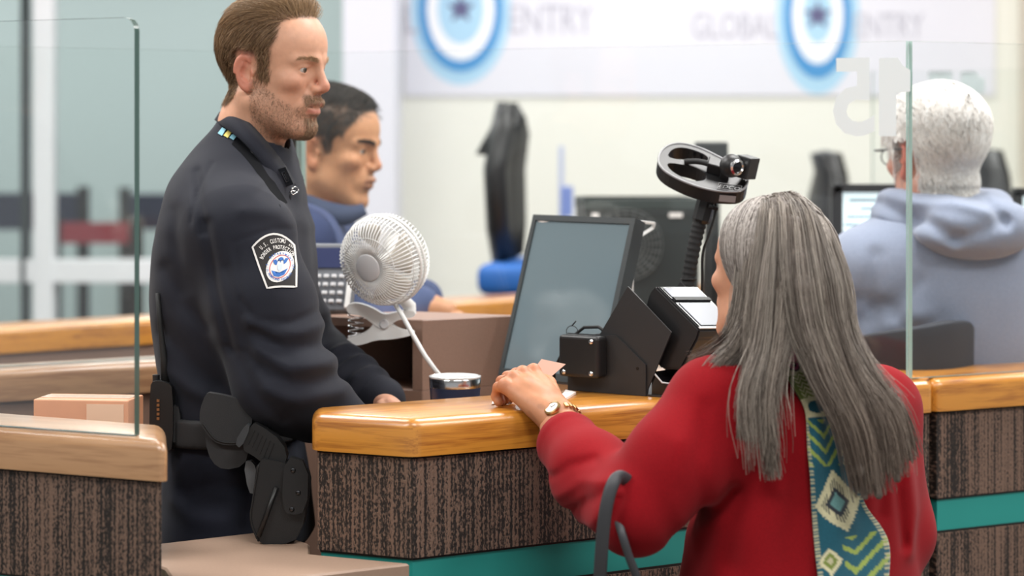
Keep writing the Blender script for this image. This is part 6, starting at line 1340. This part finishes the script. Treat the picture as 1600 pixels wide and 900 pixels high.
br2 = np.zeros((len(v), 3)); y2 = np.abs(q2[:, 1]); fade = inpoly(q2[:, 0], q2[:, 2], HB2); br2[:n2] = (.25*sstep(.028, .02, y2)*sstep(-.030, -.036, q2[:, 2])*(q2[:, 0] > .07)*(q2[:, 2] > -.1))[:, None]
me = fast_mesh('body', v, F); set_col(me, colr); set_col(me, br2, 'beard'); adopt(link('body', me, skin_mat('skin_second_man', '#5a4436'), None, True), of2); eyes(bH, bC, bS, of2, '#2a1d16')
rg = np.random.default_rng(23); R0, Q0 = hair_roots(h2[0], q2, HB2, 5200, rg); n0 = len(R0); tp = sstep(.075, .105, Q0[:, 2])
dw = np.stack([-.25+.7*tp+.25*rg.normal(size=n0), .25*rg.normal(size=n0), -.7+1.5*tp], 1)@bH.T; low = sstep(.05, .0, Q0[:, 2])
St = grow(of2_head, R0, dw, (.014+.014*tp)*(1-.7*low), 5, lambda t: (.004+.010*tp)*(1-.8*low)*t)
cl = rg.random((n0, 1)); strands_mesh('hair', St, np.linspace(.0007, .0004, 5)[None]*np.ones((n0, 1)), np.array(S('#171412'))*(1-cl)+np.array(S('#4a423c'))*cl, M['hair'], of2)
for s_ in (-1, 1): bristles('eyebrow_hair', of2_head, h2[0], q2, brow_mask(q2) & (q2[:, 1]*s_ > 0), 250, lambda a: np.stack([-.25+0*a[:, 0], np.sign(a[:, 1])*.9, .2+0*a[:, 0]], 1), .008, .0004, '#1d1916', '#3a322c', of2, bH, 35, .002)

# ---------------------------------------------------------------- the white haired man in the grey hooded sweatshirt
hm = thing('person', 'white haired man in blue grey hooded sweatshirt seated with his back turned', 'person', V(.85, 4.5, 0), 'people at the booths')
cH = frame((-.42, .9), -4); cC = P(1462, 250, 4.48); cS = 1.04; cprm = dict(neck=1.02)
def hm_head(p): return head_sdf(((p-cC.astype(np.float32))@cH.astype(np.float32))/cS, cprm)*cS
M['hood'] = mat('blue_grey_fleece', '#8991a6', .95, noise=.08, nscale=350, bump=.3, bscale=700, sheen=.3, spec=.15)
hd_, hw_ = (-.42, .907), (.907, .42); HY = 4.52
ctab = smoothtab([(ZC-(py-HZ)/FPX*HY, (px-800)/FPX*HY, HY, a, b) for py, px, a, b in ((318, 1474, .07, .08), (335, 1474, .09, .12), (358, 1474, .115, .19), (395, 1478, .135, .225), (450, 1480, .15, .235), (530, 1480, .16, .225), (640, 1480, .165, .215), (760, 1480, .17, .22))], 50)
hS1, hE1 = P(1352, 420, 4.44), P(1362, 560, 4.46); hS2, hE2 = P(1600, 405, 4.62), P(1625, 560, 4.62)
hcre = [cr([(1345, 470), (1390, 480), (1430, 520)], 4.35, .014, .010), cr([(1350, 500), (1400, 470), (1440, 440)], 4.35, .013, .008), cr([(1360, 530), (1410, 500), (1450, 490)], 4.35, .014, -.008), cr([(1370, 400), (1362, 460), (1372, 540)], 4.35, .014, .012), cr([(1400, 560), (1440, 520), (1470, 500)], 4.35, .014, .008)]
def hm_top(p):
    d = loft(p, ctab, hd_, hw_); d = smin(d, chain(p, [hS1+V(.05, .02, .03), hS1, hE1, hE1+V(-.02, .2, .06)], [.07, .075, .068, .05], .03), .045); d = smin(d, chain(p, [hS2+V(-.05, 0, .03), hS2, hE2, hE2+V(-.1, .22, .06)], [.07, .075, .068, .05], .03), .045)
    for pts, w, dp in hcre: d = d+crease(p, pts, w*1.2, dp*.7)
    return d+.005*wob(p, 101, 18)
organic('sweatshirt', lambda p: np.maximum(smax(hm_top(p), -chain(p, [cC, cC-UP*.15+V(.02, -.02, 0)], [.055, .06]), .01), .80-p[:, 2]), (.55, 4.22, .78), (1.20, 4.92, 1.52), .0065, M['hood'], hm, 1)
hn = P(1474, 330, 4.50); hdv, hwv = V(*hd_, 0), V(*hw_, 0)
def hood(p):
    pts = [hn+hdv*.085*math.cos(a)+hwv*.105*math.sin(a)+UP*(.005-.0*math.cos(a)) for a in np.linspace(math.radians(20), math.radians(340), 15)]
    d = chain(p, pts, [.012]+[.024]*1+[.034]*11+[.024]+[.012], .02)
    d = smin(d, ell(p, hn-hdv*.115+UP*-.028, (.13, .075, .062), np.stack([hwv, hdv, UP], 1)), .03)
    for q_, w, dp in [cr([(1400, 322), (1450, 345), (1500, 372)], 4.3, .012, .012), cr([(1395, 345), (1440, 372), (1490, 390)], 4.3, .012, -.008), cr([(1500, 300), (1545, 320), (1570, 350)], 4.35, .012, .010), cr([(1440, 300), (1490, 296), (1540, 300)], 4.35, .010, .010), cr([(1430, 318), (1490, 316), (1545, 330)], 4.33, .012, -.008), cr([(1490, 375), (1530, 362), (1575, 345)], 4.33, .013, .009)]: d = d+crease(p, q_, w, dp)
    d = smax(d, -cap(p, cC-UP*.02, hn-UP*.05+hdv*.02, .062, .062), .01); return d+.004*wob(p, 111, 30)
organic('hood', hood, hn-V(.26, .26, .14), hn+V(.26, .26, .10), .005, M['hood'], hm, 1)
organic('trousers', lambda p: np.maximum(smin(chain(p, [V(.80, 4.50, .76), V(.70, 4.76, .62), V(.70, 4.76, .08)], [.10, .08, .06]), chain(p, [V(.96, 4.57, .76), V(.88, 4.85, .62), V(.88, 4.85, .08)], [.10, .08, .06]), .04), .06-p[:, 2]), (.52, 4.32, .04), (1.15, 5.0, .92), .012, mat('grey_trousers', '#3c3f46', .9), hm, 1)
for s_ in ((.70, 4.76), (.88, 4.85)): boot(hm, *s_, -.4, .9, hm)
h3 = snet(hm_head, cC-V(.18, .18, .13), cC+V(.18, .18, .18), .0034); h3 = (relax(*h3, 1), h3[1]); n3 = len(h3[0])
c3 = snet(core([([hS1, hE1, hE1+V(-.02, .24, .06)], [.05, .045, .03]), ([hS2, hE2, hE2+V(-.1, .26, .06)], [.05, .045, .03])], ctab, hd_, hw_, [([V(.80, 4.52, .76), V(.70, 4.76, .62), V(.70, 4.76, .1)], [.08, .06, .04]), ([V(.96, 4.58, .76), V(.88, 4.85, .62), V(.88, 4.85, .1)], [.08, .06, .04])], .8), (.5, 4.24, .08), (1.2, 5.0, 1.48), .015)
hands3 = []
for e_ in (hE1+V(-.02, .24, .06), hE2+V(-.1, .26, .06)):
    hands3.append(snet(lambda p: hand_sdf(p, None, [(e_, e_+V(-.02, .06, -.01), .026, .02)], [([e_+V(-.045+.017*i, .06, -.01), e_+V(-.055+.02*i, .10, -.02), e_+V(-.055+.02*i, .115, -.04)], [.010, .009, .008]) for i in range(4)]+[([e_+V(.005, .03, -.01), e_+V(.03, .07, -.03)], [.012, .009])]), e_-V(.1, .06, .09), e_+V(.08, .16, .05), .006))
HB3 = [(.098, .115), (.078, .098), (.060, .060), (.040, .046), (.036, .0), (.018, -.012), (.010, .030), (-.012, .042), (-.032, .034), (-.034, .0), (-.030, -.045), (-.05, -.085), (-.13, -.085), (-.16, .17), (.08, .18)]
v, F = join([h3, c3]+hands3); q3 = ((h3[0]-cC)@cH)/cS; colr = np.tile(np.array(S('#cf9580')), (len(v), 1)); colr[:n3] = skin_cols(q3, '#d69c86', '#cc7464', '#b46f64', HB3, '#e6e2de', 1.2)
me = fast_mesh('body', v, F); set_col(me, colr); set_col(me, np.zeros((len(v), 3)), 'beard'); adopt(link('body', me, skin_mat('skin_third_man'), None, True), hm); eyes(cH, cC, cS, hm, '#56616a')
rg = np.random.default_rng(29); R0, Q0 = hair_roots(h3[0], q3, HB3, 9000, rg); n0 = len(R0); tp = sstep(.06, .11, Q0[:, 2]); low = sstep(.0, -.06, Q0[:, 2])
dw = np.stack([-.5+.35*rg.normal(size=n0)-.3*tp, .25*rg.normal(size=n0)+.35*tp*np.sign(Q0[:, 1]), -1.0*(1-tp)+.25*rg.normal(size=n0)], 1)@cH.T
St = grow(hm_head, R0, dw, (.034+.01*rg.random(n0))*(1-.6*low), 7, lambda t: (.012*(1-.6*low)+.006*tp)*min(1, 2*t)); qa = ((St-cC)@cH)/cS; kp = ~((np.abs(qa[..., 1]) > .072) & (qa[..., 0] < .012) & (qa[..., 0] > -.036) & (qa[..., 2] < .03)).any(1); St = St[kp]; low = low[kp]; n0 = len(St)
cl = rg.random((n0, 1)); C_ = np.array(S('#d3cbc4'))*(1-cl)+np.array(S('#f4f1ee'))*cl; C_ = C_*(1-.35*(low*rg.random(n0))[:, None]); strands_mesh('hair', St, np.linspace(.0011, .0006, 7)[None]*np.ones((n0, 1)), C_, M['hair'], hm)
mb = MB(); gq = lambda x, y, z: cC+cS*(cH@V(x, y, z)); mb.tube([gq(-.012, .083, .020), gq(.02, .080, .022), gq(.095, .070, .024), gq(.100, .050, .024)], .0022, 6); mb.tube([gq(.102, .05+.02*math.cos(a)*1-.018, .012+.016*math.sin(a)) for a in np.linspace(0, 2*math.pi, 16)], .0014, 5, False); mb.tube([gq(.102, -.05+.02*math.cos(a)+.018, .012+.016*math.sin(a)) for a in np.linspace(0, 2*math.pi, 16)], .0014, 5, False)
mb.tube([gq(-.012, -.083, .020), gq(.02, -.080, .022), gq(.095, -.070, .024), gq(.100, -.050, .024)], .0022, 6); mb.tube([gq(.102, .012, .014), gq(.108, 0, .016), gq(.102, -.012, .014)], .0014, 5); gl = mb.build('eyeglasses', M['blk']); tag(gl, 'thin dark framed eyeglasses worn by the white haired man', 'eyeglasses')
# his chair
chr_ = thing('office_chair', 'charcoal low backed chair right behind the glass under the hooded man', 'chair', V(.80, 4.46, 0), 'office chairs in the right booth')
M['char'] = mat('charcoal_fabric', '#2e3038', .8, noise=.1, nscale=300); tops = [(1322, 532, 4.30), (1350, 523, 4.27), (1400, 516, 4.25), (1450, 509, 4.25), (1490, 502, 4.28), (1516, 502, 4.33), (1524, 512, 4.37)]
ts = spline([P(*q_) for q_ in tops], 5); mb = MB(); n = len(ts); v = []
for a in ts:
    for z_ in (0, .02, .08, .16, .24, .30): v.append(V(a[0], a[1]+.012*(z_ > .1), a[2]-z_))
mb.add(v, [(i*6+j, i*6+j+1, (i+1)*6+j+1, (i+1)*6+j) for i in range(n-1) for j in range(5)]); o = mb.build('backrest', M['char'], chr_, True); md = o.modifiers.new('s', 'SOLIDIFY'); md.thickness = .03; md.offset = 1; bv = o.modifiers.new('b', 'BEVEL'); bv.width = .008; bv.segments = 3
MB().box(V(.83, 4.55, .64), unit(V(.9, .42, 0)), unit(V(-.42, .9, 0)), UP, .24, .22, .04, .025, 3).build('seat', M['char'], chr_, True, 50)
mb = MB(); mb.tube([V(.83, 4.55, .08), V(.83, 4.55, .60)], .03, 12); mb.build('gas_post', M['blk'], chr_, True, 40)
mb = MB(); mb.tube([V(.83, 4.52, .62), V(.80, 4.36, .64), V(.79, 4.30, .90)], .018, 8); mb.build('back_support', M['blk'], chr_, True)
for k in range(5):
    a = k*2*math.pi/5; d = V(math.cos(a), math.sin(a), 0); o_ = V(.83, 4.55, 0); mb = MB(); mb.tube([o_+UP*.10, o_+d*.27+UP*.065], [.022, .014], 8); mb.tube([o_+d*.27+UP*.065, o_+d*.27+UP*.002], .018, 8); mb.build('base_leg', M['blk'], chr_)
